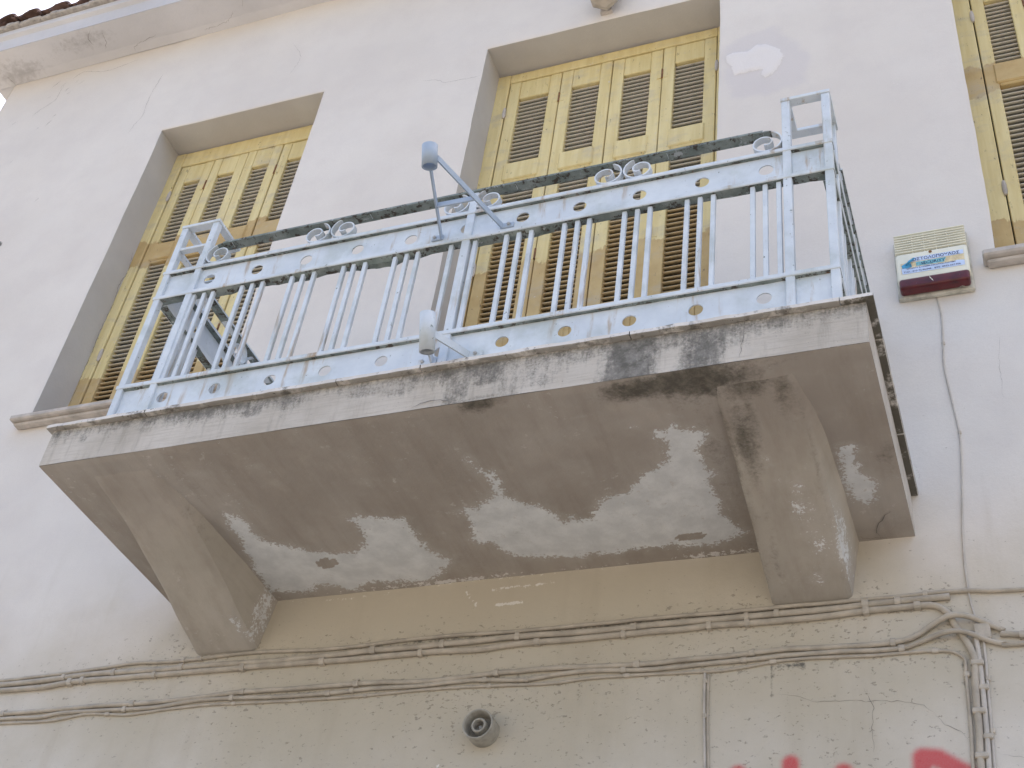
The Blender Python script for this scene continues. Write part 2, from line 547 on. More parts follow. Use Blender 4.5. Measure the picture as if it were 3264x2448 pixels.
# value noise in numpy for shapes of stains and for relief
_lat = rng.random((64, 64))
def vnoise(x, y):
    x, y = np.asarray(x, float), np.asarray(y, float)
    xi, yi = np.floor(x).astype(int), np.floor(y).astype(int)
    fx, fy = x - xi, y - yi
    fx, fy = fx * fx * (3 - 2 * fx), fy * fy * (3 - 2 * fy)
    a, b = _lat[xi % 64, yi % 64], _lat[(xi + 1) % 64, yi % 64]
    c, d = _lat[xi % 64, (yi + 1) % 64], _lat[(xi + 1) % 64, (yi + 1) % 64]
    return (a * (1 - fx) + b * fx) * (1 - fy) + (c * (1 - fx) + d * fx) * fy
def fbm(x, y, oct=4):
    s, a, t = 0, 1., 0
    for i in range(oct):
        s = s + a * vnoise(x * 2 ** i + 17 * i, y * 2 ** i + 5 * i)
        t += a
        a *= .5
    return s / t
def sdf_poly(px, py, poly):
    """signed distance, positive inside"""
    poly = np.array(poly)
    n = len(poly)
    d = np.full(px.shape, 1e9)
    ins = np.zeros(px.shape, bool)
    for i in range(n):
        a, b = poly[i], poly[(i + 1) % n]
        e = b - a
        wx, wy = px - a[0], py - a[1]
        t = np.clip((wx * e[0] + wy * e[1]) / (e @ e + 1e-12), 0, 1)
        d = np.minimum(d, np.hypot(wx - e[0] * t, wy - e[1] * t))
        cond = ((a[1] <= py) & (py < b[1])) | ((b[1] <= py) & (py < a[1]))
        with np.errstate(divide='ignore', invalid='ignore'):
            xs = a[0] + (py - a[1]) * e[0] / (e[1] if abs(e[1]) > 1e-12 else 1e-12)
        ins ^= cond & (px < xs)
    return np.where(ins, d, -d)
def seg_d(px, py, pts):
    d = np.full(px.shape, 1e9)
    for a, b in zip(pts[:-1], pts[1:]):
        a, b = np.array(a), np.array(b)
        e = b - a
        t = np.clip(((px - a[0]) * e[0] + (py - a[1]) * e[1]) / (e @ e + 1e-12), 0, 1)
        d = np.minimum(d, np.hypot(px - a[0] - e[0] * t, py - a[1] - e[1] * t))
    return d
def gauss(px, py, cx, cy, sx, sy=None):
    sy = sy or sx
    return np.exp(-(((px - cx) / sx) ** 2 + ((py - cy) / sy) ** 2))
def sstep(v, lo, hi):
    t = np.clip((v - lo) / (hi - lo), 0, 1)
    return t * t * (3 - 2 * t)

# ------------------------------------------------------------------ ground
GZ = -4.1
g = MB().add([(-250, -250, GZ), (250, -250, GZ), (250, 250, GZ), (-250, 250, GZ)], [(0, 1, 2, 3)]).build('street', 'asphalt')
tag(g, 'pale stone paved street in front of the house', None, None, 'structure')
g = MB().box(-40, 40, -5.2, 0.05, GZ - .2, GZ + .13).build('pavement', 'paving')
tag(g, 'pale concrete pavement along the house wall', None, None, 'structure')
g = MB().box(-40, 40, -30, -10.5, GZ - .2, GZ + .13).build('pavement', 'paving')
tag(g, 'pale concrete paved square across the street', None, None, 'structure')

# ------------------------------------------------------------------ house wall
XL, XR, SO = -3.213, 6.2, 3.811
REC = .17
OPEN = [dict(n='A', x0=-1.863, x1=-.893, z0=.905, z1=2.923), dict(n='B', x0=0., x1=1.15, z0=.012, z1=2.943), dict(n='D', x0=2.122, x1=3.09, z0=.925, z1=2.93)]
house = empty('house', (1.5, 0.0, GZ), 'old plastered house with pale pinkish beige walls and yellow louvred shutters', 'house')

def warp(x, z):
    """hand-finished plaster: edges wander by a few millimetres"""
    dx = (fbm(x * 2.1 + 3, z * 3.1 + 9) - .5) * .012
    dz = (fbm(x * 3.1 + 31, z * 2.1 + 2) - .5) * .012
    return x + dx, z + dz
def lines(lo, hi, step, snaps):
    snaps = sorted([lo, hi] + [s_ for s_ in snaps if lo < s_ < hi])
    out = []
    for a, b in zip(snaps[:-1], snaps[1:]):
        n = max(1, int(round((b - a) / step)))
        out += list(np.linspace(a, b, n, endpoint=False))
    return out + [hi]
sx = [v for o in OPEN for v in (o['x0'] - .01, o['x0'], o['x1'], o['x1'] + .01)]
sz = [v for o in OPEN for v in (o['z0'] - .01, o['z0'], o['z1'], o['z1'] + .01)]
xs = np.array(lines(XL, 3.2, .0125, sx)[:-1] + lines(3.2, XR, .15, []))
zs = np.array(lines(GZ, -1.3, .15, [])[:-1] + lines(-1.3, SO, .0125, sz))
X, Z = np.meshgrid(xs, zs)
nx, nz_ = len(xs), len(zs)
fx, fz = X.ravel(), Z.ravel()
edge = np.full(fx.shape, 9.)
for o in OPEN:
    cx, cz, hx, hz = (o['x0'] + o['x1']) / 2, (o['z0'] + o['z1']) / 2, (o['x1'] - o['x0']) / 2, (o['z1'] - o['z0']) / 2
    qx, qz = np.abs(fx - cx) - hx, np.abs(fz - cz) - hz
    edge = np.minimum(edge, np.hypot(np.maximum(qx, 0), np.maximum(qz, 0)) + np.minimum(np.maximum(qx, qz), 0))
rel = (fbm(fx * 1.7, fz * 1.7) - .5) * .012 + (fbm(fx * 6 + 4, fz * 5 + 8) - .5) * .0035
lowz = sstep(-fz, .1, .5)
rel += lowz * (fbm(fx * 14 + 4, fz * 12 + 8) - .5) * .0025
wy = -rel * sstep(edge, .01, .12)
wy = np.where(np.abs(edge) < 1e-6, .004, wy)
# the filled hole by the door: a shallow sunken patch with a raised rim
patch_poly = [(1.181, 2.434), (1.215, 2.444), (1.277, 2.432), (1.310, 2.464), (1.357, 2.452), (1.410, 2.403), (1.432, 2.344), (1.409, 2.281), (1.382, 2.236), (1.349, 2.218), (1.330, 2.255), (1.343, 2.283), (1.283, 2.289), (1.217, 2.280), (1.203, 2.346), (1.182, 2.388)]
near = (fx > 1.0) & (fx < 1.7) & (fz > 1.9) & (fz < 2.8)
pat = np.full(fx.shape, -1.)
pat[near] = sdf_poly(fx[near], fz[near], patch_poly)
wy -= .004 * sstep(pat, -.004, .012) * (1 + fbm(fx * 30, fz * 30))
halo_poly = [(1.386, 2.586), (1.533, 2.311), (1.521, 2.132), (1.355, 2.107), (1.205, 2.127), (1.163, 2.510)]
hal = np.full(fx.shape, -1.)
hal[near] = sdf_poly(fx[near], fz[near], halo_poly)
A_patch = np.clip(.5 + pat / .03, 0, 1)
for bx, bz, bsx, bsz in ((1.866, 2.370, .035, .012), (1.858, 2.241, .045, .02), (1.865, 1.987, .045, .03), (1.868, 2.12, .03, .02)):
    A_patch = np.maximum(A_patch, .47 * gauss(fx, fz, bx, bz, bsx, bsz))
A_halo = np.clip(.5 + hal / .1, 0, 1)
side_ = 1 - sstep(fx, -1.3, -.55) * (1 - sstep(fx, 1.55, 2.0))          # beyond the balcony ends the old coat and its painted shade fade in slowly
A_tan_shade = sstep(-fz, .03 - .55 * side_, .20 + .55 * side_) * (.60 + .32 * np.exp(-((fx - .5) / 1.15) ** 2)) * (1.05 - .25 * sstep(-fz, .5, .9))
A_pit = .14 * sstep(-fz, -1.2, -.2) + .55 * sstep(-fz, .0, .45) + .25 * gauss(fx, fz, 1.9, .15, .35, .5) + .35 * gauss(fx, fz, .55, -.62, .25, .12) + .35 * gauss(fx, fz, -.6, -.33, .35, .12) + .3 * np.exp(-((fz + .37) / .07) ** 2) + .3 * np.exp(-((fz + .53) / .06) ** 2)
A_pit = np.clip(A_pit, 0, 1) * (.5 + fbm(fx * 1.5 + 7, fz * 1.5 + 3))
A_mould_shade = np.zeros(fx.shape)
for pts, w, s_ in (([(1.352, -.53), (1.353, -.64)], .010, .75), ([(1.378, -.548), (1.439, -.552)], .016, .7), ([(1.433, -.55), (1.433, -.64)], .006, .5), ([(1.395, -.42), (1.41, -.45)], .02, .5),
                   ([(1.80, .05), (1.78, -.03)], .03, .45), ([(1.60, -.16), (1.78, -.14)], .015, .5), ([(1.36, -.20), (1.36, -.34)], .012, .5), ([(1.605, -.19), (1.60, -.33)], .01, .5),
                   ([(-.66, -.36), (-.3, -.355)], .02, .5), ([(.2, -.366), (1.0, -.368), (1.75, -.364)], .012, .85), ([(-1.4, -.392), (-.4, -.38), (.2, -.376)], .012, .6), ([(-1.0, -.53), (.1, -.52), (1.0, -.522), (1.7, -.515)], .012, .6), ([(1.86, -.58), (1.862, -1.0)], .012, .6), ([(1.80, -.50), (1.93, -.52)], .03, .5), ([(-2.62, 2.236), (-2.63, 2.2)], .035, .75)):  # the long runs beside the cables are their shade, painted in
    A_mould_shade = np.maximum(A_mould_shade, s_ * np.exp(-(seg_d(fx, fz, pts) / w) ** 2))
A_chip = np.zeros(fx.shape)
for pts, w, s_ in (([(.36, -.20), (.40, -.25), (.395, -.27)], .010, .8), ([(.45, -.205), (.66, -.195)], .012, .75), ([(.47, -.262), (.56, -.258)], .012, .9), ([(-.3, -.165), (-.05, -.175), (.3, -.162), (.9, -.16)], .016, .55), ([(1.785, .09), (1.79, .05)], .015, .9), ([(.355, -.795), (.36, -.80)], .007, 1.0)):
    A_chip = np.maximum(A_chip, s_ * np.exp(-(seg_d(fx, fz, pts) / w) ** 2))
A_graf = np.zeros(fx.shape)
for pts, w in (([(1.256, -.87), (1.25, -1.2)], .026), ([(1.399, -.845), (1.40, -1.2)], .024), ([(1.537, -.878), (1.53, -1.2)], .026), ([(1.256, -.87), (1.33, -1.1), (1.40, -.87)], .024),
               ([(1.725, -1.2), (1.738, -.845), (1.775, -.850), (1.85, -.905), (1.90, -.96), (1.86, -1.05), (1.74, -1.08)], .026)):
    A_graf = np.maximum(A_graf, 1.12 * (1 - sstep(seg_d(fx, fz, pts), w * .15, w * 1.75)))
vx, vz = warp(fx, fz)
vx = np.where(fx <= XL + 1e-6, XL, np.where(fx >= 3.2, fx, vx))
vz = np.where((fz >= SO - 1e-6) | (fz < -1.3), fz, vz)
fac, k = [], 0
cxm, czm = (xs[:-1] + xs[1:]) / 2, (zs[:-1] + zs[1:]) / 2
hole = np.zeros((nz_ - 1, nx - 1), bool)
for o in OPEN:
    hole |= ((czm > o['z0']) & (czm < o['z1']))[:, None] & ((cxm > o['x0']) & (cxm < o['x1']))[None, :]
jj, ii = np.nonzero(~hole)
base = jj * nx + ii
quads = np.stack([base, base + 1, base + nx + 1, base + nx], 1)
mb = MB()
mb.v = list(zip(vx.tolist(), wy.tolist(), vz.tolist()))
mb.f = [tuple(q) for q in quads.tolist()]
mb.mi = [0] * len(mb.f)
nmain = len(mb.v)
# cracks: thin ribbons lying on the plaster
def ribbon(pts, w, fn, jitter=.006, step=.012):
    w = w * .58
    P = spline(pts, step)
    P = [p + np.array([random.uniform(-1, 1), random.uniform(-1, 1)]) * jitter * .5 for p in P]
    V, F = [], []
    for i, p in enumerate(P):
        t = P[min(i + 1, len(P) - 1)] - P[max(i - 1, 0)]
        t = t / (np.linalg.norm(t) + 1e-9)
        n_ = np.array([-t[1], t[0]])
        ww = w * (.35 + .9 * random.random()) * min(1, (i + .3) / 3, (len(P) - i - .7) / 3)
        V += [fn(p + n_ * ww), fn(p - n_ * ww)]
        if i:
            F.append((2 * i - 2, 2 * i - 1, 2 * i + 1, 2 * i))
    return V, F
_ix = lambda x, z: (int(np.argmin(np.abs(zs - z))) * nx + int(np.argmin(np.abs(xs - x))))
on_wall = lambda p: (p[0], wy[_ix(p[0], p[1])] - .0012, p[1])
for pts, w in (([(-2.793, 3.653), (-2.803, 3.513), (-2.876, 3.450), (-2.917, 3.390)], .0016), ([(-2.043, 3.493), (-2.065, 3.284), (-2.050, 3.125), (-2.074, 3.051), (-2.092, 2.963)], .0011),
               ([(-.326, 2.799), (-.230, 2.771), (-.192, 2.738), (-.052, 2.725), (.0, 2.729)], .0010), ([(1.602, -.633), (1.608, -.661), (1.621, -.690), (1.615, -.754), (1.617, -.825)], .0010),
               ([(1.781, -.728), (1.798, -.756), (1.828, -.771), (1.856, -.804)], .0012), ([(2.091, .573), (2.075, .442), (2.070, .314)], .0005), ([(1.360, -.634), (1.415, -.643), (1.462, -.665), (1.603, -.675), (1.725, -.688), (1.778, -.724)], .0009),
               ([(1.93, -.85), (2.0, -.855), (2.1, -.84)], .001), ([(-2.3, 3.72), (-2.5, 3.69), (-2.68, 3.74), (-2.75, 3.70)], .0016), ([(-1.2, 3.45), (-1.12, 3.30), (-1.15, 3.15)], .0008)):
    V, F = ribbon(pts, w, on_wall)
    mb.add(V, F, 1)
for sxp, szp in ((-2.866, 3.558), (-2.863, 3.686), (-2.749, 3.599), (-2.718, 3.551), (-2.732, 3.342), (-2.748, 3.276), (-3.031, 3.370), (-2.809, 3.253), (-2.803, 3.649), (-2.519, 2.550), (-2.874, 2.968), (-2.70, 3.66), (-2.66, 3.63)):
    a = random.uniform(.5, 1.1)
    L = random.uniform(.012, .035)
    V, F = ribbon([(sxp - L * math.cos(a), szp - L * math.sin(a)), (sxp, szp), (sxp + L * math.cos(a), szp + L * math.sin(a))], .0035, on_wall, .006)
    mb.add(V, F, 1)
pad = len(mb.v) - nmain
P0 = lambda a: np.concatenate([a, np.zeros(pad)])
wall = mb.build('wall', ['wall', 'crack'], house, True, dict(patch=P0(A_patch), halo=P0(A_halo), tan=P0(A_tan_shade), pit=P0(A_pit), mould=P0(A_mould_shade), chip=P0(A_chip), graffiti=P0(A_graf)))  # tan and mould also carry the painted shade
wall['label'] = 'pale pinkish beige plaster wall with stains, cracks and red spray paint'
# side and back walls
MB().add([(XL, 0, GZ), (XL, 9, GZ), (XL, 9, SO), (XL, 0, SO), (XR, 0, GZ), (XR, 9, GZ), (XR, 9, SO), (XR, 0, SO)], [(1, 0, 3, 2), (4, 5, 6, 7), (5, 1, 2, 6)]).build('side_wall', 'wall', house)

# reveals of the openings
def reveal(o):
    mb = MB()
    ys = np.linspace(.004, REC + .06, 14)
    def strip(pts, flip):
        n = len(pts)
        V, F = [], []
        for y in ys:
            for (x, z) in pts:
                wx, wz = warp(np.array(x), np.array(z))
                V.append((float(wx), y, float(wz)))
        for i in range(len(ys) - 1):
            for k in range(n - 1):
                q = (i * n + k, i * n + k + 1, (i + 1) * n + k + 1, (i + 1) * n + k)
                F.append(q if flip else q[::-1])
        mb.add(V, F)
    zz = [z for z in zs if o['z0'] - 1e-6 <= z <= o['z1'] + 1e-6]
    xx = [x for x in xs if o['x0'] - 1e-6 <= x <= o['x1'] + 1e-6]
    strip([(o['x0'], z) for z in zz], True)
    strip([(o['x1'], z) for z in zz], False)
    strip([(x, o['z1']) for x in xx], True)
    strip([(x, o['z0']) for x in xx], False)
    if o['n'] == 'A':                                   # crack where the plaster meets the frame
        V, F = ribbon([(.150, 2.131), (.168, 2.003), (.152, 1.899), (.166, 1.765), (.158, 1.601), (.166, 1.449), (.163, 1.380), (.168, 1.224), (.168, 1.140)], .0022, lambda p: (o['x0'] + .008, p[0], p[1]))
        mb.add(V, F, 1)
    return mb.build('window_reveal', ['reveal', 'crack'], house)
for o in OPEN:
    reveal(o)

# sills
for o in OPEN:
    if o['n'] == 'B':
        continue
    mb = MB()
    x0, x1 = (o['x0'] - .045, o['x1'] + .045)
    for i in range(3):
        pass
    mb.cbox(x0, x1, -.062, -.001, o['z0'] - .032, o['z0'] - .004, .006)
    mb.cbox(x0 + .012, x1 - .012, -.040, -.0015, o['z0'] - .046, o['z0'] - .0325, .005)
    mb.cbox(o['x0'] + .006, o['x1'] - .006, .0015, REC + .05, o['z0'] - .038, o['z0'] + .006, .003)
    s_ = mb.build('window_sill', 'sill', house)

# ------------------------------------------------------------------ shutters
SLATS, NSL = [], 300
def shutter_set(o, seams, zt, z_mid, z_bot, ymat, smat, low_panel, stile=.056):
    """frame of the opening and its louvred leaves"""
    fy = REC
    x0, x1 = o['x0'] - .004, o['x1'] + .004
    mb = MB()
    mb.cbox(x0, seams[0] - .003, fy, fy + .06, o['z0'] + .008, o['z1'] - .008, .004)
    mb.cbox(seams[-1] + .003, x1, fy, fy + .06, o['z0'] + .008, o['z1'] - .008, .004)
    mb.cbox(seams[0] - .0025, seams[-1] + .0025, fy + .002, fy + .058, zt + .005, o['z1'] - .009, .004)
    mb.build('window_frame', ymat, house)
    MB().box(o['x0'] - .01, o['x1'] + .01, fy + .095, fy + .10, o['z0'] - .02, o['z1'] + .02).build('inner_panel', 'dark', house)
    for li, (a, b) in enumerate(zip(seams[:-1], seams[1:])):
        a, b = a + .0022, b - .0022
        y0, y1 = fy + .006 + random.uniform(-.003, .003), fy + .046
        z0 = o['z0'] + .014
        st = stile
        mb = MB()
        mb.cbox(a, a + st, y0, y1, z0, zt, .003)
        mb.cbox(b - st, b, y0, y1, z0, zt, .003)
        pa, pb = a + st, b - st
        rails = [(zt - .135, zt - .0008), z_mid, (z0 + .0008, z_bot)]
        for ri, (r0, r1) in enumerate(rails):
            pr = .008 if ri == 1 else .0
            mb.cbox(pa + .0004, pb - .0004, y0 + .0012 - pr * 0, y1 - .001, r0, r1, .004)
            if ri == 1:                                  # moulded cross rail, proud with a rounded foot
                mb.cbox(pa - .012, pb + .012, y0 - .007, y0 + .01, r0 + .012, r1 - .006, .006)
        if low_panel:                                    # raised field in the solid foot of the door
            mb.cbox(pa + .018, pb - .018, y0 - .004, y0 + .01, z0 + .14, z_bot - .06, .008)
        # glazing-bar style rebate round the louvres
        leaf = mb.build('shutter', ymat, house)
        leaf['label'] = o['lab'][li]
        # louvres
        for (s0, s1) in ((z_mid[1], zt - .135), (z_bot, z_mid[0])):
            n = max(3, int(round((s1 - s0) / .0285)))
            pitch = (s1 - s0) / n
            for k in range(n):
                zc = s0 + pitch * (k + .5)
                vis = o['vis'](li, zc)
                SLATS.append((vis, leaf, (pa + pb) / 2, pb - pa + .006, (y0 + y1) / 2 + .004, zc, smat))
        # hinges
        for hz in (zt - .20, (z_bot + z_mid[0]) / 2 - .08):
            if li in (1, 3):
                mbh = MB()
                mbh.box(a - .026, a - .003, y0 - .0015, y0 + .004, hz - .03, hz + .03)
                mbh.box(a + .001, a + .024, y0 - .0015, y0 + .004, hz - .03, hz + .03)
                V, F = tube_pts([(a - .001, y0 - .003, hz - .032), (a - .001, y0 - .003, hz + .032)], .0045, 8)
                mbh.add(V, F, 1)
                mbh.build('hinge', [ymat, 'rusty'], leaf)
            if li in (0, 3):
                hx = a - .004 if li == 0 else b + .004
                V, F = tube_pts([(hx, y0 - .006, hz - .075), (hx, y0 - .006, hz - .055), (hx, y0 - .006, hz - .02), (hx, y0 - .006, hz)], .009, 8, lambda i: (.6, 1, 1, .6)[i])
                MB().add(V, F).build('hinge', 'sill', leaf)
oA, oB, oD = OPEN
oA['lab'] = ['yellow louvred shutter leaf nearest the left jamb', 'second yellow shutter leaf of the left window', 'third yellow shutter leaf of the left window', 'rightmost yellow leaf of the left window, half hidden by the jamb']
oB['lab'] = ['leftmost yellow louvred leaf of the balcony door', 'second yellow louvred leaf of the balcony door', 'third yellow louvred leaf of the balcony door', 'rightmost yellow louvred leaf of the balcony door']
oD['lab'] = ['yellow louvred shutter leaf with patchy ochre paint at the right edge', 'yellow shutter leaf beyond the right edge leaf', 'third yellow leaf of the right window', 'last yellow leaf of the right window']
oA['vis'] = lambda li, z: z > 1.15 and (li < 3 or z > 1.9)
oB['vis'] = lambda li, z: True
oD['vis'] = lambda li, z: li == 0 and z > 1.1
shutter_set(oB, [.067, .336, .592, .84, 1.096], 2.865, (2.105, 2.243), 1.225, 'yellowB', 'slatB', True)
shutter_set(oA, [-1.803, -1.598, -1.39, -1.183, -.955], 2.80, (2.055, 2.195), 1.06, 'yellowA', 'slatA', False, .050)
shutter_set(oD, [2.196, 2.40, 2.607, 2.812, 3.02], 2.80, (2.075, 2.22), 1.08, 'yellowA', 'slatA', False, .050)
# slats: one mesh per width, shared; the 300 that show best are objects, the rest one part
def slat_geo(w):
    ang = math.radians(27)
    d, t = .0125, .0050
    V, F = [], []
    ca, sa = math.cos(ang), math.sin(ang)
    prof = [(-d, -t * .6), (-d - .002, 0), (-d, t * .6), (-d + .006, t), (d, t), (d, -t), (-d + .006, -t)]
    for x in (-w / 2, w / 2):
        for (u, v_) in prof:
            V.append((x, u * ca - v_ * sa, u * sa + v_ * ca))
    n = len(prof)
    for k in range(n):
        F.append((k, (k + 1) % n, n + (k + 1) % n, n + k))
    F += [tuple(range(n))[::-1], tuple(range(n, 2 * n))]
    return V, F
SLATS.sort(key=lambda s_: not s_[0])
cache, rest = {}, MB()
for i, (vis, leaf, x, w, y, z, smat) in enumerate(SLATS):
    z += random.uniform(-.0012, .0012)
    if i < NSL and vis:
        key = (round(w, 3), smat)
        if key not in cache:
            V, F = slat_geo(w)
            o = MB().add([(a + x, b + y, c + z) for a, b, c in V], F).build('slat', smat, leaf)
            cache[key] = o
            cache[(key, 'off')] = WORLD[o] - np.array((x, y, z))
        else:
            o = place(cache[key], np.array((x, y, z)) + cache[(key, 'off')], leaf)
        o.rotation_euler = (random.gauss(0, .03), random.gauss(0, .004), 0)
    else:
        V, F = slat_geo(w)
        rest.add([(a + x, b + y, c + z) for a, b, c in V], F)
if rest.v:
    r_ = rest.build('remaining_slats', 'slatA', house)
    r_['kind'] = 'stuff'

# ------------------------------------------------------------------ cornice and roof
FY, FZ = -.232, 3.982
XC = XL - .14
cor = MB()
gx = np.array(lines(XC, XR + .14, .05, []))
gy = np.array(lines(FY, 0.0, .025, []))
V, F = [], []
for y in gy:
    for x in gx:
        cove = .012 * sstep(np.array(y), -.05, 0.0)
        V.append((x, y, SO - float(cove) - .004 * float(fbm(np.array(x * 4), np.array(y * 9)))))
n = len(gx)
for j in range(len(gy) - 1):
    for i in range(n - 1):
        q = (j * n + i, j * n + i + 1, (j + 1) * n + i + 1, (j + 1) * n + i)
        F.append(q[::-1])
cor.add(V, F)
nsof = len(V)
GX, GY = np.array([v[0] for v in V]), np.array([v[1] for v in V])
gr = .75 * gauss(GX, GY, -2.6, -.16, .35, .12) + .8 * gauss(GX, GY, -3.15, -.05, .25, .1) + .35 * gauss(GX, GY, -3.2, -.2, .2, .1)
# fascia: two bands, and the left return
xa, xb = XC, XR + .14
cor.add([(xa, FY, SO), (xb, FY, SO), (xb, FY, FZ - .06), (xa, FY, FZ - .06)], [(0, 1, 2, 3)])
cor.add([(xa, FY, FZ - .06), (xb, FY, FZ - .06), (xb, FY - .022, FZ - .045), (xa, FY - .022, FZ - .045), (xb, FY - .022, FZ), (xa, FY - .022, FZ)], [(0, 1, 2, 3), (3, 2, 4, 5)])
cor.add([(xa, FY, SO), (xa, 9.2, SO), (xa, 9.2, FZ), (xa, FY, FZ), (XL, 0, SO), (XL, 9.2, SO), (XC, 0, SO)], [(1, 0, 3, 2), (6, 1, 5, 4)])
cor.add([(xa, FY - .022, FZ), (xb, FY - .022, FZ), (xb, 9.2, FZ), (xa, 9.2, FZ)], [(0, 1, 2, 3)])
for pts, w in (([(-1.624, -.097), (-1.667, -.057), (-1.759, -.04), (-1.856, -.034)], .0016), ([(-2.143, -.082), (-2.301, -.054), (-2.328, -.011)], .0016), ([(-2.52, -.21), (-2.56, -.17), (-2.55, -.12)], .004), ([(-2.45, -.19), (-2.47, -.12), (-2.5, -.08)], .003), ([(-3.2, .0), (-3.22, -.08)], .004), ([(-1.5, -.2), (-1.56, -.1)], .001)):
    V2, F2 = ribbon(pts, w, lambda p: (p[0], p[1], SO - .018 - .003), .01)
    cor.add(V2, F2, 1)
att = np.zeros(len(cor.v))
att[:nsof] = gr
cor.build('cornice', ['cornice', 'crack'], house, False, dict(grime=att))
# roof body and eave tiles
SL = math.tan(math.radians(20))
roof = MB()
ry = FY - .03
roof.add([(xa, ry, FZ + .004), (xb, ry, FZ + .004), (xb, 4.5, FZ + 4.75 * SL), (xa, 4.5, FZ + 4.75 * SL), (xa, 9.25, FZ + .004), (xb, 9.25, FZ + .004)], [(0, 1, 2, 3), (3, 2, 5, 4), (0, 3, 4), (1, 5, 2)])
roof_o = roof.build('roof', 'tile', house)
roof_o['label'] = 'terracotta tiled roof edge above the cornice'
def tile_geo(r, L, cover):
    V, F = [], []
    n = 8
    for j, (yy, sc) in enumerate(((0, 1.0), (L, .8))):
        for rr in (r * sc, r * sc - .014):
            for k in range(n + 1):
                t = math.pi * k / n
                zc = math.sin(t) * rr * (.75 if cover else -.5)
                V.append((math.cos(t) * rr, yy, zc + yy * SL))
    q = n + 1
    for k in range(n):
        F += [(k, k + 1, 2 * q + k + 1, 2 * q + k), (q + k + 1, q + k, 3 * q + k, 3 * q + k + 1), (k + 1, k, q + k, q + k + 1)]
    F += [(0, q, 3 * q, 2 * q), (q - 1, 3 * q - 1, 4 * q - 1, 2 * q - 1)]
    return V, F
tproto = {}
x, i = xa + .02, 0
while x < xb:
    cover = i % 2 == 0
    loc = (x, FY - .075 + random.uniform(-.015, .02), FZ + (.03 if cover else .075) + random.uniform(-.006, .008))
    if cover not in tproto:
        V, F = tile_geo(.075, .42, cover)
        t_ = MB().add([(a + loc[0], b + loc[1], c + loc[2]) for a, b, c in V], F).build('roof_tile', 'tile', roof_o, True)
        tproto[cover] = (t_, WORLD[t_] - np.array(loc))
    else:
        t_ = place(tproto[cover][0], np.array(loc) + tproto[cover][1], roof_o)
    t_.rotation_euler = (random.uniform(-.05, .05), random.uniform(-.06, .06), random.uniform(-.05, .05))
    x += .095 + random.uniform(-.006, .006)
    i += 1
mb = MB()
for x in np.arange(xa + .02, xb, .04):
    r0 = random.uniform(.012, .026)
    mb.cbox(x - .028, x + .028, FY - .045 - random.uniform(0, .012), FY - .004, FZ + .003, FZ + .003 + r0 * 1.6, .006)
mb.build('eave_mortar', 'mortar', roof_o)

# ------------------------------------------------------------------ balcony
S0, S1, DD, ZB, ZT = -.750, 1.772, .843, -.1545, -.0165
balcony = empty('balcony', (.51, 0, ZB), 'weathered concrete balcony slab on two brackets with stained soffit', 'balcony')
def grid_patch(us, vs, fn, flip=False):
    U, V_ = np.meshgrid(us, vs)
    V = [fn(u, v_) for u, v_ in zip(U.ravel(), V_.ravel())]
    n = len(us)
    F = []
    for j in range(len(vs) - 1):
        for i in range(n - 1):
            q = (j * n + i, j * n + i + 1, (j + 1) * n + i + 1, (j + 1) * n + i)
            F.append(q[::-1] if flip else q)
    return V, F, U.ravel(), V_.ravel()
SP1 = [(-0.273,-0.505),(-0.250,-0.484),(-0.223,-0.462),(-0.233,-0.412),(-0.228,-0.358),(-0.174,-0.308),(-0.127,-0.287),(-0.085,-0.256),(0.017,-0.220),(0.050,-0.219),(0.088,-0.239),(0.117,-0.277),(0.133,-0.335),(0.121,-0.380),(0.108,-0.399),(0.150,-0.408),(0.211,-0.388),(0.292,-0.365),(0.298,-0.304),(0.294,-0.245),(0.303,-0.191),(0.330,-0.151),(0.357,-0.123),(0.321,-0.089),(0.278,-0.051),(0.246,-0.028),(0.190,-0.029),(0.141,-0.046),(0.081,-0.038),(0.031,-0.056),(0.013,-0.040),(-0.047,-0.012),(-0.089,-0.048),(-0.164,-0.065),(-0.206,-0.029),(-0.283,-0.042),(-0.337,-0.066),(-0.348,-0.102),(-0.333,-0.185),(-0.319,-0.276),(-0.295,-0.353),(-0.296,-0.424)]
SP2 = [(0.495,-0.375),(0.490,-0.311),(0.484,-0.270),(0.464,-0.231),(0.478,-0.198),(0.520,-0.186),(0.538,-0.148),(0.562,-0.113),(0.624,-0.098),(0.696,-0.081),(0.783,-0.061),(0.798,-0.076),(0.872,-0.071),(0.951,-0.082),(1.038,-0.075),(1.070,-0.086),(1.084,-0.067),(1.132,-0.062),(1.205,-0.066),(1.272,-0.091),(1.300,-0.110),(1.278,-0.138),(1.274,-0.179),(1.248,-0.208),(1.258,-0.272),(1.259,-0.333),(1.245,-0.366),(1.274,-0.411),(1.258,-0.458),(1.259,-0.515),(1.298,-0.583),(1.268,-0.603),(1.225,-0.606),(1.214,-0.628),(1.175,-0.616),(1.147,-0.594),(1.176,-0.553),(1.157,-0.515),(1.162,-0.485),(1.123,-0.457),(1.082,-0.443),(1.031,-0.393),(1.011,-0.358),(0.955,-0.362),(0.919,-0.338),(0.888,-0.300),(0.867,-0.264),(0.825,-0.256),(0.814,-0.282),(0.776,-0.257),(0.770,-0.299),(0.751,-0.330),(0.696,-0.373),(0.651,-0.413),(0.652,-0.483),(0.659,-0.527),(0.652,-0.548),(0.631,-0.518),(0.617,-0.559),(0.601,-0.607),(0.603,-0.561),(0.628,-0.511),(0.627,-0.442),(0.582,-0.403)]
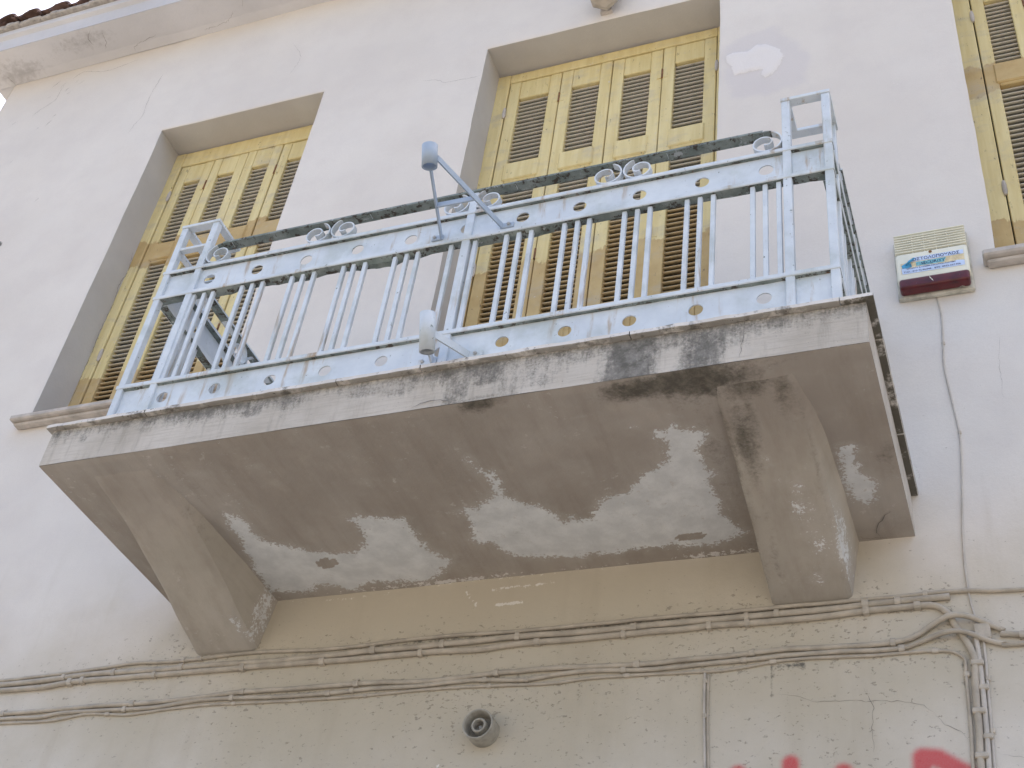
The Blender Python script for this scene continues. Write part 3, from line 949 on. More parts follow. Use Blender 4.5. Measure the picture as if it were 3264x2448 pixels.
SP3 = [(1.628,-0.453),(1.654,-0.454),(1.673,-0.444),(1.662,-0.404),(1.665,-0.369),(1.662,-0.326),(1.699,-0.290),(1.694,-0.203),(1.661,-0.186),(1.630,-0.207),(1.616,-0.277),(1.623,-0.348),(1.624,-0.405)]
sl = MB()
att = dict(white=[], salt=[], mould=[])
def push(**k):
    n = len(k['n'])
    for a in att:
        att[a] += list(k.get(a, np.zeros(n)))
ux, uy = np.array(lines(S0, S1, .011, [])), np.array(lines(-DD, .06, .011, []))
V, F, U, W = grid_patch(ux, uy, lambda x, y: (x, y, ZB - .004 * float(fbm(np.array(x * 5.), np.array(y * 5.))) * min(1, (y + DD) / .02)), True)
wh = np.maximum.reduce([np.clip(.5 + sdf_poly(U, W, p) / .075, 0, 1) for p in (SP1, SP2, SP3)])
for ex, ey, rx, ry_ in ((-.069, -.181, .035, .022), (1.133, -.116, .04, .018)):     # flaked-off islands
    wh = wh * (1 - 1.0 * (gauss(U, W, ex, ey, rx * 1.3, ry_ * 1.3) > .45))
for ex, ey, rx, ry_, a in ((-.241, -.708, .07, .02, .42), (-.055, -.698, .05, .02, .42), (-.046, -.614, .05, .02, .35), (.254, -.562, .02, .03, .4), (1.104, -.645, .03, .012, .5), (.985, -.725, .03, .008, .4), (.884, -.497, .05, .05, .33), (-.2, -.56, .05, .05, .34), (-.36, -.06, .05, .05, .5), (1.2, -.68, .06, .04, .3)):
    wh = np.maximum(wh, a * gauss(U, W, ex, ey, rx, ry_))
sa_ = .88 * np.exp(-((W + .012 + .02 * (fbm(U * 6, W * 0) - .5)) / .028) ** 2) * (U < 1.35) * (.3 + 1.1 * fbm(U * 4 + 2, W * 0 + 1))
mo = 1.1 * gauss(U, W, 1.16, -.80, .12, .045) + .8 * gauss(U, W, .72, -.83, .07, .03) + .7 * gauss(U, W, 1.35, -.80, .14, .06) + .5 * gauss(U, W, 1.75, -.38, .04, .09) + .45 * gauss(U, W, 1.3, -.5, .035, .35) + .3 * np.exp(-((U - 1.36) / .03) ** 2) + .25 * (fbm(U * 2.2, W * 2.2) > .58)
sl.add(V, F, 0)
push(n=V, white=wh, salt=sa_, mould=mo)
# front face
uz = np.array(lines(ZB, ZT, .008, []))
V, F, U, W = grid_patch(ux, uz, lambda x, z: (x, -DD - .003 * float(fbm(np.array(x * 7.), np.array(z * 7. + 40))), z))
d = ZT - W                                                # depth under the top edge
depth = .016 + .085 * fbm(U * 9, U * 0 + 4)
m1 = .85 * np.exp(-(d / depth) ** 2) * (.35 + .9 * fbm(U * 3, U * 0 + 8))
def col(cx, w, a, drop, lean=0.0):
    return a * np.exp(-((U - cx - lean * d) / (w * (1 + .25 * fbm(W * 60 + cx * 9, U * 0)))) ** 4) * (1 - sstep(d, drop * .8, drop * 1.15))
for c_ in ((.66, .040, .62, .20, -.06), (.745, .045, .8, .09, 0), (.80, .05, .45, .17, 0), (.90, .05, .45, .13, 0), (1.155, .075, .95, .2, -.05), (1.37, .06, .85, .2, -.25), (1.44, .03, .5, .09, 0), (-.015, .035, .7, .07, 0), (-.09, .05, .5, .045, 0), (-.72, .05, .65, .035, 0), (-.62, .02, .5, .07, 0), (1.25, .05, .6, .06, 0), (1.66, .09, .55, .045, 0), (1.55, .08, .5, .035, 0), (.35, .07, .5, .06, 0), (.47, .05, .45, .08, 0), (.15, .06, .45, .05, 0), (-.35, .06, .3, .04, 0), (1.0, .1, .55, .05, 0)):
    m1 = np.maximum(m1, col(*c_))
m1 = np.maximum(m1, .55 * gauss(U, W, .72, -.145, .09, .01))
sl.add(V, F, 1)
push(n=V, mould=np.clip(m1 * 1.22, 0, 1.15))
# left and right ends
for xe, fl in ((S0, True), (S1, False)):
    V, F, U, W = grid_patch(np.array(lines(-DD, .06, .02, [])), np.array(lines(ZB, ZT, .02, [])), lambda y, z: (xe, y, z), fl)
    sl.add(V, F, 1)
    push(n=V, mould=.5 * np.exp(-((ZT - W) / .03) ** 2))
for pts, w in (([(1.724, -.14), (1.697, -.107), (1.667, -.05), (1.673, -.033), (1.677, -.004)], .0022), ([(1.62, -.03), (1.64, -.015), (1.70, -.012)], .002)):
    V, F = ribbon(pts, w, lambda p: (p[0], p[1], ZB - .0045), .006)
    sl.add(V, F, 2)
    push(n=V)
for pts, w in (([(.52, -.150), (.55, -.138), (.593, -.132), (.63, -.142), (.645, -.150)], .0022), ([(1.46, -.045), (1.452, -.10), (1.448, -.148)], .0014), ([(.87, -.10), (.90, -.13), (.915, -.15)], .001)):
    V, F = ribbon(pts, w, lambda p: (p[0], -DD - .0042, p[1]), .005)
    sl.add(V, F, 2)
    push(n=V)
sl.build('slab', ['soffit', 'slabface', 'crack'], balcony, True, att)

# marble edging slabs with open joints
cuts = [-.769, -.40, .262, .532, 1.151, 1.708, 1.793]
for i, (a, b) in enumerate(zip(cuts[:-1], cuts[1:])):
    mb = MB()
    n = max(2, int((b - a) / .03))
    px = np.linspace(a + .0012, b - .0012, n)
    th = .0155
    dz = random.uniform(-.0015, .0015)
    V, F = [], []
    for x in px:
        jf = random.uniform(-.0018, .0012)
        for (y, z) in ((-.863 + jf, -th + .001), (-.863 + jf + random.uniform(0, .002), -.002), (-.859, dz), (-.70, dz), (-.70, -th), (-.860, -th)):
            V.append((x, y, z))
    for j in range(n - 1):
        for k in range(6):
            F.append((j * 6 + k, (j + 1) * 6 + k, (j + 1) * 6 + (k + 1) % 6, j * 6 + (k + 1) % 6))
    F += [tuple(range(6)), tuple((n - 1) * 6 + k for k in range(6))[::-1]]
    mb.add(V, F).build('marble_slab', 'marblemoss' if i == 5 else 'marble', balcony)
for x0, x1 in ((-.769, -.63), (1.652, 1.793)):            # edging along both ends
    for a, b in ((-.698, -.30), (-.298, -.002)):
        MB().cbox(x0, x1, a, b, -.0155, random.uniform(-.001, .001), .002).build('marble_slab', 'marblemoss', balcony)
MB().box(-.628, 1.650, -.698, .05, -.0152, -.0035).build('floor_tile_bed', 'mortar', balcony)

# brackets: wedge with a gently bowed underside
PROF = [(-.79, -.150), (-.74, -.1585), (-.64, -.169), (-.55, -.184), (-.40, -.224), (-.27, -.262), (-.15, -.304), (0., -.349), (.05, -.36)]
def bracket(x0, x1, draft0, draft1, patches, mould, zs_=1.0):
    P = spline(PROF, .018)
    mb = MB()
    us = np.linspace(0, 1, 16)
    V, F = [], []
    wv, mv = [], []
    n = len(us)
    for (y, z) in P:
        z = -.1545 + (z + .1545) * zs_
        for k, u in enumerate(us):
            b = .010 if k in (0, n - 1) else .0
            xx = x0 + (x1 - x0) * u
            if k == 0: xx = x0
            V.append((xx + .004 * (float(fbm(np.array(y * 8.), np.array(u * 2.))) - .5), y, z + b - .004 * float(fbm(np.array(y * 9.), np.array(xx * 9.)))))
    for j in range(len(P) - 1):
        for k in range(n - 1):
            F.append((j * n + k, (j + 1) * n + k, (j + 1) * n + k + 1, j * n + k + 1))
    nb = len(V)
    for side, xe, dr in ((0, x0, -draft0), (n - 1, x1, draft1)):
        rows = 6
        s0 = len(V)
        for r in range(rows + 1):
            for j, (y, z) in enumerate(P):
                bx, by, bz = V[j * n + side]
                t = r / rows
                V.append((bx + dr * t, by, bz + (-.145 - bz) * t))
        m_ = len(P)
        for r in range(rows):
            for j in range(m_ - 1):
                q = (s0 + r * m_ + j, s0 + r * m_ + j + 1, s0 + (r + 1) * m_ + j + 1, s0 + (r + 1) * m_ + j)
                F.append(q if side else q[::-1])
    VX = np.array([v[0] for v in V]); VY = np.array([v[1] for v in V]); VZ = np.array([v[2] for v in V])
    wv = np.zeros(len(V))
    for (cx, cy, rx, ry_, a) in patches:
        wv = np.maximum(wv, a * gauss(VX, VY, cx, cy, rx, ry_))
    mv = np.zeros(len(V))
    for (cx, cy, rx, ry_, a) in mould:
        mv = np.maximum(mv, a * gauss(VX, VY, cx, cy, rx, ry_))
    mb.add(V, F).build('bracket', 'bracket', balcony, True, dict(white=wv, mould=mv, salt=np.zeros(len(V))))
bracket(-.612, -.375, .0, .03, [(-.40, -.12, .03, .07, .55), (-.45, -.15, .05, .03, .42), (-.52, -.30, .02, .04, .4), (-.36, -.05, .03, .07, .6)], [(-.37, -.5, .03, .15, .35)])
bracket(1.354, 1.583, .0, .03, [(1.50, -.33, .035, .10, .52), (1.53, -.20, .035, .06, .55), (1.50, -.08, .04, .035, .52), (1.585, -.17, .022, .20, .62), (1.44, -.5, .02, .04, .45), (1.46, -.42, .03, .03, .45), (1.52, -.25, .06, .18, .36)],
        [(1.355, -.5, .018, .6, .6), (1.40, -.56, .035, .16, .95), (1.435, -.70, .018, .22, .8), (1.44, -.76, .10, .05, 1.0), (1.53, -.73, .035, .12, .7), (1.40, -.2, .02, .25, .45), (1.57, -.5, .012, .3, .45)])

# ------------------------------------------------------------------ railing
railing = empty('balcony_railing', (.58, -.845, 0), 'pale blue painted iron railing with scrolls and pierced bands along the balcony edge', 'railing')
RY = -.860                                                # front face of the railing
def to_front(u, v, z): return (u, RY + v, z)
def to_left(u, v, z): return (-.552 + v, RY + u, z)       # u runs from the street to the wall
def to_right(u, v, z): return (1.714 - v, RY + u, z)
def mapbox(mb, fn, u0, u1, v0, v1, z0, z1, b=.0015, mi=0):
    P, F = chamfer_box(u0, u1, v0, v1, z0, z1, b)
    mb.add([fn(*p) for p in P], F, mi)
    return mb
def flat_bar(name, fn, u0, u1, z0, z1, dep=.036, ragged=.006, v0=0.0, seed=0):
    """horizontal flat iron: light painted edge, flaking underside"""
    n = max(3, int((u1 - u0) / .012))
    V, F, mi = [], [], []
    hang = 0
    for i in range(n + 1):
        u = u0 + (u1 - u0) * i / n
        w = float(fbm(np.array(u * 5. + seed * 3.7), np.array(seed * 1.3)))
        w2 = float(fbm(np.array(u * 60. + seed), np.array(seed * 2.3)))
        j = ragged * max(0, w - .42) * 5 * (.4 + w2)
        e = (w2 - .5) * .0022
        for (v_, z) in ((v0, z0 + .002 + e), (v0, z1 - .002), (v0 + .002, z1), (v0 + dep, z1), (v0 + dep, z0 + .004 - j), (v0 + dep * .5, z0 + .002 - j * .7), (v0 + .003, z0 + e * .5)):
            V.append(fn(u, v_, z))
    for i in range(n):
        for k in range(7):
            F.append((i * 7 + k, i * 7 + (k + 1) % 7, (i + 1) * 7 + (k + 1) % 7, (i + 1) * 7 + k))
            mi.append(1 if k in (4, 5) else 0)
    F += [tuple(range(7))[::-1], tuple(n * 7 + k for k in range(7))]
    mi += [0, 0]
    return MB().add(V, F, mi).build(name, ['metal', 'primer'], railing)
def pierced_plate(fn, u0, u1, z0, z1, holes, r, v0=.014, th=.004):
    """band of sheet iron with round holes"""
    V, F = [], []
    zc = (z0 + z1) / 2
    def quad(a, b, c_, d_, v_, fl):
        s0 = len(V)
        V.extend([fn(*p[:1], v_, p[1]) for p in (a, b, c_, d_)])
        F.append((s0, s0 + 1, s0 + 2, s0 + 3) if fl else (s0 + 3, s0 + 2, s0 + 1, s0))
    N = 20
    h = (z1 - z0) / 2
    u = u0
    for hc in holes:
        hz = zc + random.uniform(-.002, .002)
        a, b = hc - h, hc + h
        for v_, fl in ((v0, True), (v0 + th, False)):
            if a > u + 1e-4:
                quad((u, z0), (a, z0), (a, z1), (u, z1), v_, fl)
        ring_i, ring_o = [], []
        for k in range(N):
            t = 2 * math.pi * (k + .5) / N
            cx, sx_ = math.cos(t), math.sin(t)
            q = h / max(abs(cx), abs(sx_))
            ring_i.append((hc + r * cx, hz + r * sx_))
            ring_o.append((hc + q * cx, zc + q * sx_))
        # snap ring_o so that the four corners are covered
        for k in range(N):
            k2 = (k + 1) % N
            o1, o2, i1, i2 = ring_o[k], ring_o[k2], ring_i[k], ring_i[k2]
            poly = [i1, o1, o2, i2]
            if abs(o1[0] - o2[0]) > 1e-6 and abs(o1[1] - o2[1]) > 1e-6:
                cu = hc + math.copysign(h, (o1[0] + o2[0]) / 2 - hc)
                cz = zc + math.copysign(h, (o1[1] + o2[1]) / 2 - zc)
                poly = [i1, o1, (cu, cz), o2, i2]
            for v_, fl in ((v0, True), (v0 + th, False)):
                s0 = len(V)
                V.extend([fn(p[0], v_, p[1]) for p in poly])
                idx = tuple(range(s0, s0 + len(poly)))
                F.append(idx if fl else idx[::-1])
            s0 = len(V)
            V.extend([fn(i1[0], v0, i1[1]), fn(i2[0], v0, i2[1]), fn(i2[0], v0 + th, i2[1]), fn(i1[0], v0 + th, i1[1])])
            F.append((s0, s0 + 1, s0 + 2, s0 + 3))
        u = b
    for v_, fl in ((v0, True), (v0 + th, False)):
        if u1 > u + 1e-4:
            quad((u, z0), (u1, z0), (u1, z1), (u, z1), v_, fl)
    return MB().add(V, F).build('pierced_band', 'metal', railing)
def strip_path(fn, pts, dep, th, v0=.004, taper_end=False):
    """flat iron bent along a (u, z) path, standing on edge"""
    V, F = [], []
    n = len(pts)
    for i, p in enumerate(pts):
        p = np.array(p)
        t = np.array(pts[min(i + 1, n - 1)]) - np.array(pts[max(i - 1, 0)])
        t = t / (np.linalg.norm(t) + 1e-9)
        nn = np.array([-t[1], t[0]])
        a, b = p + nn * th / 2, p - nn * th / 2
        dd = dep * (1 - .55 * max(0, (i / n - .75) * 4)) if taper_end else dep
        for q, v_ in ((a, v0), (b, v0), (b, v0 + dd), (a, v0 + dd)):
            V.append(fn(q[0], v_, q[1]))
    for i in range(n - 1):
        for k in range(4):
            F.append((i * 4 + k, i * 4 + (k + 1) % 4, (i + 1) * 4 + (k + 1) % 4, (i + 1) * 4 + k))
    F += [(3, 2, 1, 0), tuple((n - 1) * 4 + k for k in range(4))]
    return V, F
R1, R2, R3, HZ, TZ = (.632, .648), (.511, .527), (.110, .127), .742, .868
def volute(cu, sgn, tail):
    """path that leaves the hand rail, turns down on side sgn and winds in to its eye at cu"""
    cz = .692
    pts = [(cu - sgn * tail, HZ - .005), (cu - sgn * tail * .6, HZ - .004), (cu - sgn * tail * .3, HZ - .001)]
    for k in range(0, 54):
        th = math.pi / 2 - k * math.radians(10.5)
        f = k / 53
        r = .047 * (1 - f) ** .85 + .008
        pts.append((cu + sgn * r * math.cos(th), cz + r * math.sin(th) * .93))
    return pts
def baluster(fn, u, w=.014):
    mb = mapbox(MB(), fn, u - w / 2, u + w / 2, .010, .010 + w, R3[1] + .0005, R2[0] + .001, .0015)
    return mb.build('baluster', 'metal', railing)
def post(fn, u0, u1, z1, v0=.003, dep=.025, z0=.0015):
    # rails cross in front: the post stands 2 mm behind their edge
    return mapbox(MB(), fn, u0, u1, v0, v0 + dep, z0, z1, .002).build('post', 'metal', railing)
# --- front
for (a, b), nm in ((R1, 1), (R2, 2), (R3, 3)):
    flat_bar('rail', to_front, -.5535, 1.7155, a, b, .036, (.002, .012, .007)[nm - 1], 0., nm)
UH = [-.358, -.174, .011, .199, .389, .581, .768, .953, 1.141, 1.332, 1.521]
pierced_plate(to_front, -.40, 1.571, R2[1] + .0005, R1[0] - .0005, UH, .0215)
pierced_plate(to_front, -.40, 1.571, .0025, R3[0] - .0005, [-.368, -.179, .015, .202, .388, .578, .767, .954, 1.141, 1.327, 1.512], .0205)
for a, b in ((-.527, -.425), (1.596, 1.689)):
    for z0, z1 in ((R2[1] + .0005, R1[0] - .0005), (.0025, R3[0] - .0005)):
        mapbox(MB(), to_front, a, b, .014, .018, z0, z1, .0008).build('blank_band', 'metal', railing)
for u in (-.395, -.357, -.321, -.208, -.170, -.133, -.022, .017, .057, .164, .203, .241, .348, .389, .428, .539, .622, .726, .766, .804, .912, .952, .992, 1.100, 1.140, 1.179, 1.289, 1.329, 1.369, 1.480, 1.518, 1.558):
    baluster(to_front, u + random.uniform(-.002, .002))
for a, b, z1 in ((-.552, -.527, TZ), (-.425, -.400, TZ), (1.571, 1.596, TZ), (1.689, 1.714, TZ), (.578, .605, .735)):
    post(to_front, a, b, z1)
# hand rail with an eye at either end, three pairs of scrolls under it
hr = list(reversed(volute(-.350, -1, .03)))[:-3] + [(u, HZ + .0015 * math.sin(u * 9)) for u in np.arange(-.32, 1.50, .03)] + volute(1.521, 1, .03)[3:]
mbh = MB()
V, F = strip_path(to_front, [(u, HZ + .010 + .0008 * math.sin(u * 31)) for u in np.arange(-.372, 1.545, .02)], .034, .006, 0.)
hr_pts = [(u, HZ) for u in np.arange(-.345, 1.52, .02)]
V, F = strip_path(to_front, hr_pts, .036, .008, 0.0)
mi = [1 if i % 4 in (0, 1) else 0 for i in range(len(F) - 2)] + [0, 0]
mbh.add(V, F, mi).build('hand_rail', ['metal', 'primer'], railing)
for cu, sg, tl in ((-.350, -1, .04), (1.521, 1, .04), (.026, 1, .085), (.131, -1, .085), (.527, 1, .085), (.644, -1, .085), (1.031, 1, .085), (1.136, -1, .085)):
    V, F = strip_path(to_front, volute(cu, sg, tl), .022, .0045, .004)
    MB().add(V, F, [1 if i_ < 4 * 5 else 0 for i_ in range(len(F))]).build('scroll', ['metal', 'primer'], railing)
# --- the two returns to the wall
for fn, s_, hz_off in ((to_left, 10, 0), (to_right, 20, 0)):
    for (a, b), nm in ((R1, 1), (R2, 2), (R3, 3)):
        flat_bar('rail', fn, .037, .858, a, b, .036, (.002, .010, .006)[nm - 1], 0., nm + s_)
    pierced_plate(fn, .15, .855, R2[1] + .0005, R1[0] - .0005, [.21, .40, .59, .78], .0215)
    pierced_plate(fn, .15, .855, .0025, R3[0] - .0005, [.21, .40, .59, .78], .0205)
    for z0, z1 in ((R2[1] + .0005, R1[0] - .0005), (.0025, R3[0] - .0005)):
        mapbox(MB(), fn, .030, .122, .014, .018, z0, z1, .0008).build('blank_band', 'metal', railing)
    for u in (.18, .218, .256, .36, .40, .44, .55, .59, .63, .74, .78, .82):
        baluster(fn, u)
    post(fn, .124, .149, TZ)
    post(fn, .828, .853, .735)
    V, F = strip_path(fn, [(u, HZ) for u in np.arange(.20, .86, .02)], .036, .008, 0.0)
    mi = [1 if i % 4 in (0, 1) else 0 for i in range(len(F) - 2)] + [0, 0]
    MB().add(V, F, mi).build('hand_rail', ['metal', 'primer'], railing)
    for cu, sg, tl in ((.197, -1, .04), (.47, 1, .12), (.575, -1, .12)):
        V, F = strip_path(fn, volute(cu, sg, tl), .022, .0045, .004)
        MB().add(V, F).build('scroll', 'metal', railing)
# --- corner towers: ring of flat iron on top, inner bars lower down
for side, fn in ((-1, to_left), (1, to_right)):
    ua, ub = (-.552, -.400) if side < 0 else (1.571, 1.714)
    def bar(x0, x1, y0, y1, z0, z1):
        MB().cbox(x0, x1, y0, y1, z0, z1, .0015).build('tower_bar', 'metal', railing)
    zt0, zt1 = TZ + .0005, TZ + .014
    bar(ua - .002, ub + .002, RY, RY + .030, zt0, zt1)
    bar(ua - .002, ub + .002, RY + .122, RY + .152, zt0, zt1)
    bar(ua - .002, ua + .026, RY + .0305, RY + .1215, zt0, zt1)
    bar(ub - .026, ub + .002, RY + .0305, RY + .1215, zt0, zt1)
    zm0, zm1 = .752, .764
    inner = ub if side < 0 else ua
    s2 = -1 if side < 0 else 1
    bar(min(ua, ub) + .0255, max(ua, ub) - .0255, RY + .126, RY + .150, zm0, zm1)
    if side < 0:
        bar(ua + .0255, ub - .0255, RY + .004, RY + .026, zm0, zm1)
        bar(ua + .002, ua + .024, RY + .0285, RY + .1235, zm0, zm1)
    # bent strap with rounded ends between the back posts
    pts = []
    for k in range(9):
        t = math.pi / 2 * k / 8
        pts.append((min(ua, ub) + .030 + .022 * (1 - math.sin(t)), .715 - .022 * math.cos(t) * 0 - .022 * math.sin(t)))
    strap = [(min(ua, ub) + .027, .735), (min(ua, ub) + .030, .718), (min(ua, ub) + .040, .704), (min(ua, ub) + .055, .698), (max(ua, ub) - .026, .698)]
    V, F = strip_path(lambda u, v_, z: (u, RY + .118 + v_, z), [tuple(p) for p in spline(strap, .006)], .026, .006, 0)
    MB().add(V, F).build('tower_bar', 'metal', railing)

# ------------------------------------------------------------------ flagpole holders
def socket(name, c, axis, r, L, parent):
    V, F = lathe([(r - .004, -L / 2 + .012), (r - .004, -L / 2), (r, -L / 2), (r, L / 2), (r - .004, L / 2), (r - .004, -L / 2 + .012), (.0005, -L / 2 + .012)], c, axis, 32)
    return MB().add(V, F).build(name, 'holder', parent, False)
AX = (0, -.19, .53)
up_h = empty('flagpole_holder', (.60, -.87, .54), 'blue grey socket on a triangular arm bolted to the upper railing band', 'flagpole holder')
top_c, low_c = Vector((.60, -1.176, .534)), Vector((.60, -.977, .006))
axn = Vector(AX).normalized()
V, F = lathe([(.0195, -.036), (.0235, -.036), (.0235, .036), (.0195, .036), (.0195, -.036)], top_c, AX, 36)
MB().add(V, F).build('socket_ring', 'holder', up_h, True)
def strap(p, q, w, t, upv, name, parent, mat='holder'):
    p, q = Vector(p), Vector(q)
    d_ = (q - p).normalized()
    u_ = Vector(upv)
    u_ = (u_ - d_ * u_.dot(d_)).normalized()
    n_ = d_.cross(u_)
    V = []
    for e in (p, q):
        for a, b in ((-1, -1), (1, -1), (1, 1), (-1, 1)):
            V.append(e + u_ * (a * w / 2) + n_ * (b * t / 2))
    F = [(3, 2, 1, 0), (4, 5, 6, 7), (0, 1, 5, 4), (1, 2, 6, 5), (2, 3, 7, 6), (3, 0, 4, 7)]
    return MB().add(V, F).build(name, mat, parent)
PY = RY + .014
fa, fb = Vector((.500, PY - .006, .556)), Vector((.705, PY - .006, .552))
pa_, pb_ = top_c + Vector((-.012, .021, .012)), top_c + Vector((.014, .021, .012))
strap(fa, pa_, .022, .005, (0, 0, 1), 'arm', up_h)
strap(fb, pb_, .022, .005, (0, 0, 1), 'arm', up_h)
ma, mb_ = fa.lerp(pa_, .42), fb.lerp(pb_, .42)
strap(ma, mb_, .020, .005, (0, 0, 1), 'brace', up_h)
def foot(c, w, parent):
    MB().cbox(c.x - w, c.x + w, PY - .0065, PY - .0005, c.z - .011, c.z + .011, .002).build('foot', 'holder', parent)
def bolt(x, z, parent, r=.006):
    V, F = lathe([(r, 0), (r, .006), (r * .5, .008), (.0003, .0082)], (x, PY - .006, z), (0, -1, 0), 6)
    MB().add(V, F).build('bolt', 'steel', parent)
foot(fa + Vector((-.014, 0, 0)), .020, up_h); bolt(.478, .556, up_h)
foot(fb + Vector((.016, 0, 0)), .022, up_h); bolt(.728, .552, up_h)
lo_h = empty('flagpole_holder', (.60, -.87, .02), 'pale cylindrical socket on a bent strap bolted at the foot of the railing', 'flagpole holder')
low_r = .0225
V, F = lathe([(.0185, -.060), (low_r, -.060), (low_r, .058), (.0185, .060), (.0185, -.058)], low_c, AX, 36)
nb = len(V)
MB().add(V, F).build('socket_tube', 'metal', lo_h, True)
V, F = lathe([(.0184, -.022), (.0005, -.022)], low_c, AX, 24)
MB().add(V, F).build('socket_floor', 'dark', lo_h)
f2 = Vector((.672, PY - .006, .018))
strap(f2, low_c + Vector((.016, .012, .0)), .026, .005, (0, 0, 1), 'arm', lo_h, 'metal')
f3 = Vector((.560, PY - .006, .018))
strap(f3, low_c + Vector((-.014, .015, .0)), .026, .005, (0, 0, 1), 'arm', lo_h, 'metal')
MB().cbox(.660, .715, PY - .007, PY - .0005, .004, .032, .003).build('foot', 'metal', lo_h)
MB().cbox(.510, .572, PY - .007, PY - .0005, .004, .032, .003).build('foot', 'metal', lo_h)
bolt(.694, .018, lo_h); bolt(.53, .018, lo_h)

# ------------------------------------------------------------------ alarm siren box
def lens_material():
    s = NT('red_lens_plastic')
    c = s.mix(s.ss(s.noise(16, 5, .6), .3, .72), (.055, .006, .008), (.125, .009, .012))
    c = s.mix(s.ss(s.noise(90, 4, .7), .68, .72, 0, .6), c, (.45, .32, .28))
    return s.fin(c, .28, s.bump(s.noise(150, 3, .6), .08, .001), .5)
M['lens'] = lens_material()
M['cream'] = plain('cream_plastic', (.75, .735, .61), .45, .05, 10, .45, .05)
M['creamold'] = plain('grimy_cream_plastic', (.50, .48, .41), .7, .25, 25, .3, .2)
M['slotdark'] = plain('slot_shadow_plastic', (.10, .10, .075), .8)
M['blueprint'] = plain('sticker_blue_paper', (.55, .66, .86), .6, .08, 30, .3, .05)
M['tornpaper'] = plain('sticker_torn_backing', (.66, .56, .36), .8, .18, 60, .2, .1)
M['cyanprint'] = plain('sticker_cyan_print', (.06, .30, .50), .5, .2, 60)
M['tealprint'] = plain('sticker_teal_print', (.20, .48, .55), .6, .3, 80)
M['ink'] = plain('navy_ink', (.025, .03, .10), .6, .1, 30)
alarm = empty('alarm_siren', (1.918, 0, .87), 'cream alarm siren box with red lens and peeling blue sticker beside the right window', 'alarm siren')
ax0, ax1, az0, az1, ay = 1.800, 2.034, .790, 1.060, -.060
def rbox(x0, x1, y0, y1, z0, z1, r, n=5, back=True):
    """box rounded on the vertical front edges and front rim"""
    import bmesh
    bm = bmesh.new()
    bmesh.ops.create_cube(bm, size=1)
    for v in bm.verts:
        v.co = Vector(((x0 + x1) / 2 + v.co.x * (x1 - x0), (y0 + y1) / 2 + v.co.y * (y1 - y0), (z0 + z1) / 2 + v.co.z * (z1 - z0)))
    bmesh.ops.bevel(bm, geom=list(bm.edges), offset=r, segments=n, affect='EDGES', profile=.5)
    V = [tuple(v.co) for v in bm.verts]
    bm.verts.index_update()
    F = [tuple(v.index for v in f.verts) for f in bm.faces]
    bm.free()
    return V, F
V, F = rbox(ax0 - .006, ax1 + .006, -.022, -.001, az0 - .004, az1 + .003, .006, 3)
MB().add(V, F).build('back_plate', 'creamold', alarm, True)
zs_top = .964                                            # louvred head above, plain field below
V, F = rbox(ax0, ax1, ay, -.0225, .832, zs_top, .010, 5)
MB().add(V, F).build('cover', 'cream', alarm, True)
V, F = rbox(ax0 + .004, ax1 - .004, ay + .020, -.023, zs_top - .02, az1 - .002, .010, 4)
MB().add(V, F).build('louvre_back', 'slotdark', alarm, True)
nr = 8
ph = (az1 - zs_top) / nr
V, F = rbox(ax0, ax1, ay, -.0225, -ph * .22, ph * .22, .0022, 3)
rib0 = None
for k in range(nr):
    zc = zs_top + ph * (k + .62)
    if rib0 is None:
        rib0 = MB().add([(a, b, c_ + zc) for a, b, c_ in V], F).build('louvre', 'cream', alarm, True)
        off = WORLD[rib0] - np.array((0, 0, zc))
    else:
        place(rib0, off + np.array((0, 0, zc)), alarm)
for k in range(1, 5):
    xx = ax0 + .02 + (ax1 - ax0 - .04) * k / 5
    MB().box(xx - .0012, xx + .0012, ay + .004, ay + .022, zs_top - .004, az1 - .008).build('louvre_rib', 'cream', alarm)
V, F = rbox(ax0 + .004, ax1 - .004, ay - .006, -.0226, az0 + .002, .839, .011, 5)
MB().add(V, F).build('lens', 'lens', alarm, True)
V, F = ribbon([(1.903, .831), (1.905, .822), (1.911, .812), (1.914, .803)], .0036, lambda p: (p[0], ay - .0068, p[1]), .001, .004)
MB().add(V, F).build('scratch', 'cream', alarm)
V, F = ribbon([(1.985, -.030), (2.0, -.033), (2.012, -.029), (2.024, -.031)], .004, lambda p: (p[0], p[1], az0 + .0012), .004, .004)
MB().add(V, F).build('scuff', 'creamold', alarm)
V, F = lathe([(.0055, 0), (.0055, .0015), (.003, .002), (.0028, .0005), (.0003, .0003)], (1.915, ay - .0003, .951), (0, -1, 0), 14)
MB().add(V, F).build('screw', 'rusty', alarm)
# sticker: torn paper with its print
st = MB()
yS = ay - .0007
sx0, sx1, sz0, sz1 = 1.815, 2.020, .864, .935
st_o = MB().add([(sx0, yS, sz0), (sx1, yS, sz0), (sx1, yS, sz1), (sx0 + .038, yS, sz1), (sx0 + .02, yS, sz1 - .02), (sx0, yS, sz1 - .022)], [(0, 1, 2, 3, 4, 5)]).build('sticker', 'tornpaper', alarm)
def sheet(pts, y, mat, name='sticker_field'):
    MB().add([(p[0], y, p[1]) for p in pts], [tuple(range(len(pts)))]).build(name, mat, st_o)
sheet([(sx0 + .034, 0.9155), (sx1 - .0005, 0.9160), (sx1 - .0005, 0.9360), (sx0 + .045, 0.9355)], yS - .0005, 'blueprint')
sheet([(sx0 + .003, 0.8620), (sx1 - .0005, 0.8620), (sx1 - .0005, 0.8855), (sx1 - .02, 0.8895), (sx1 - .05, 0.8855), (sx0 + .09, 0.8895), (sx0 + .03, 0.8875), (sx0 + .001, 0.8895)], yS - .0005, 'blueprint')
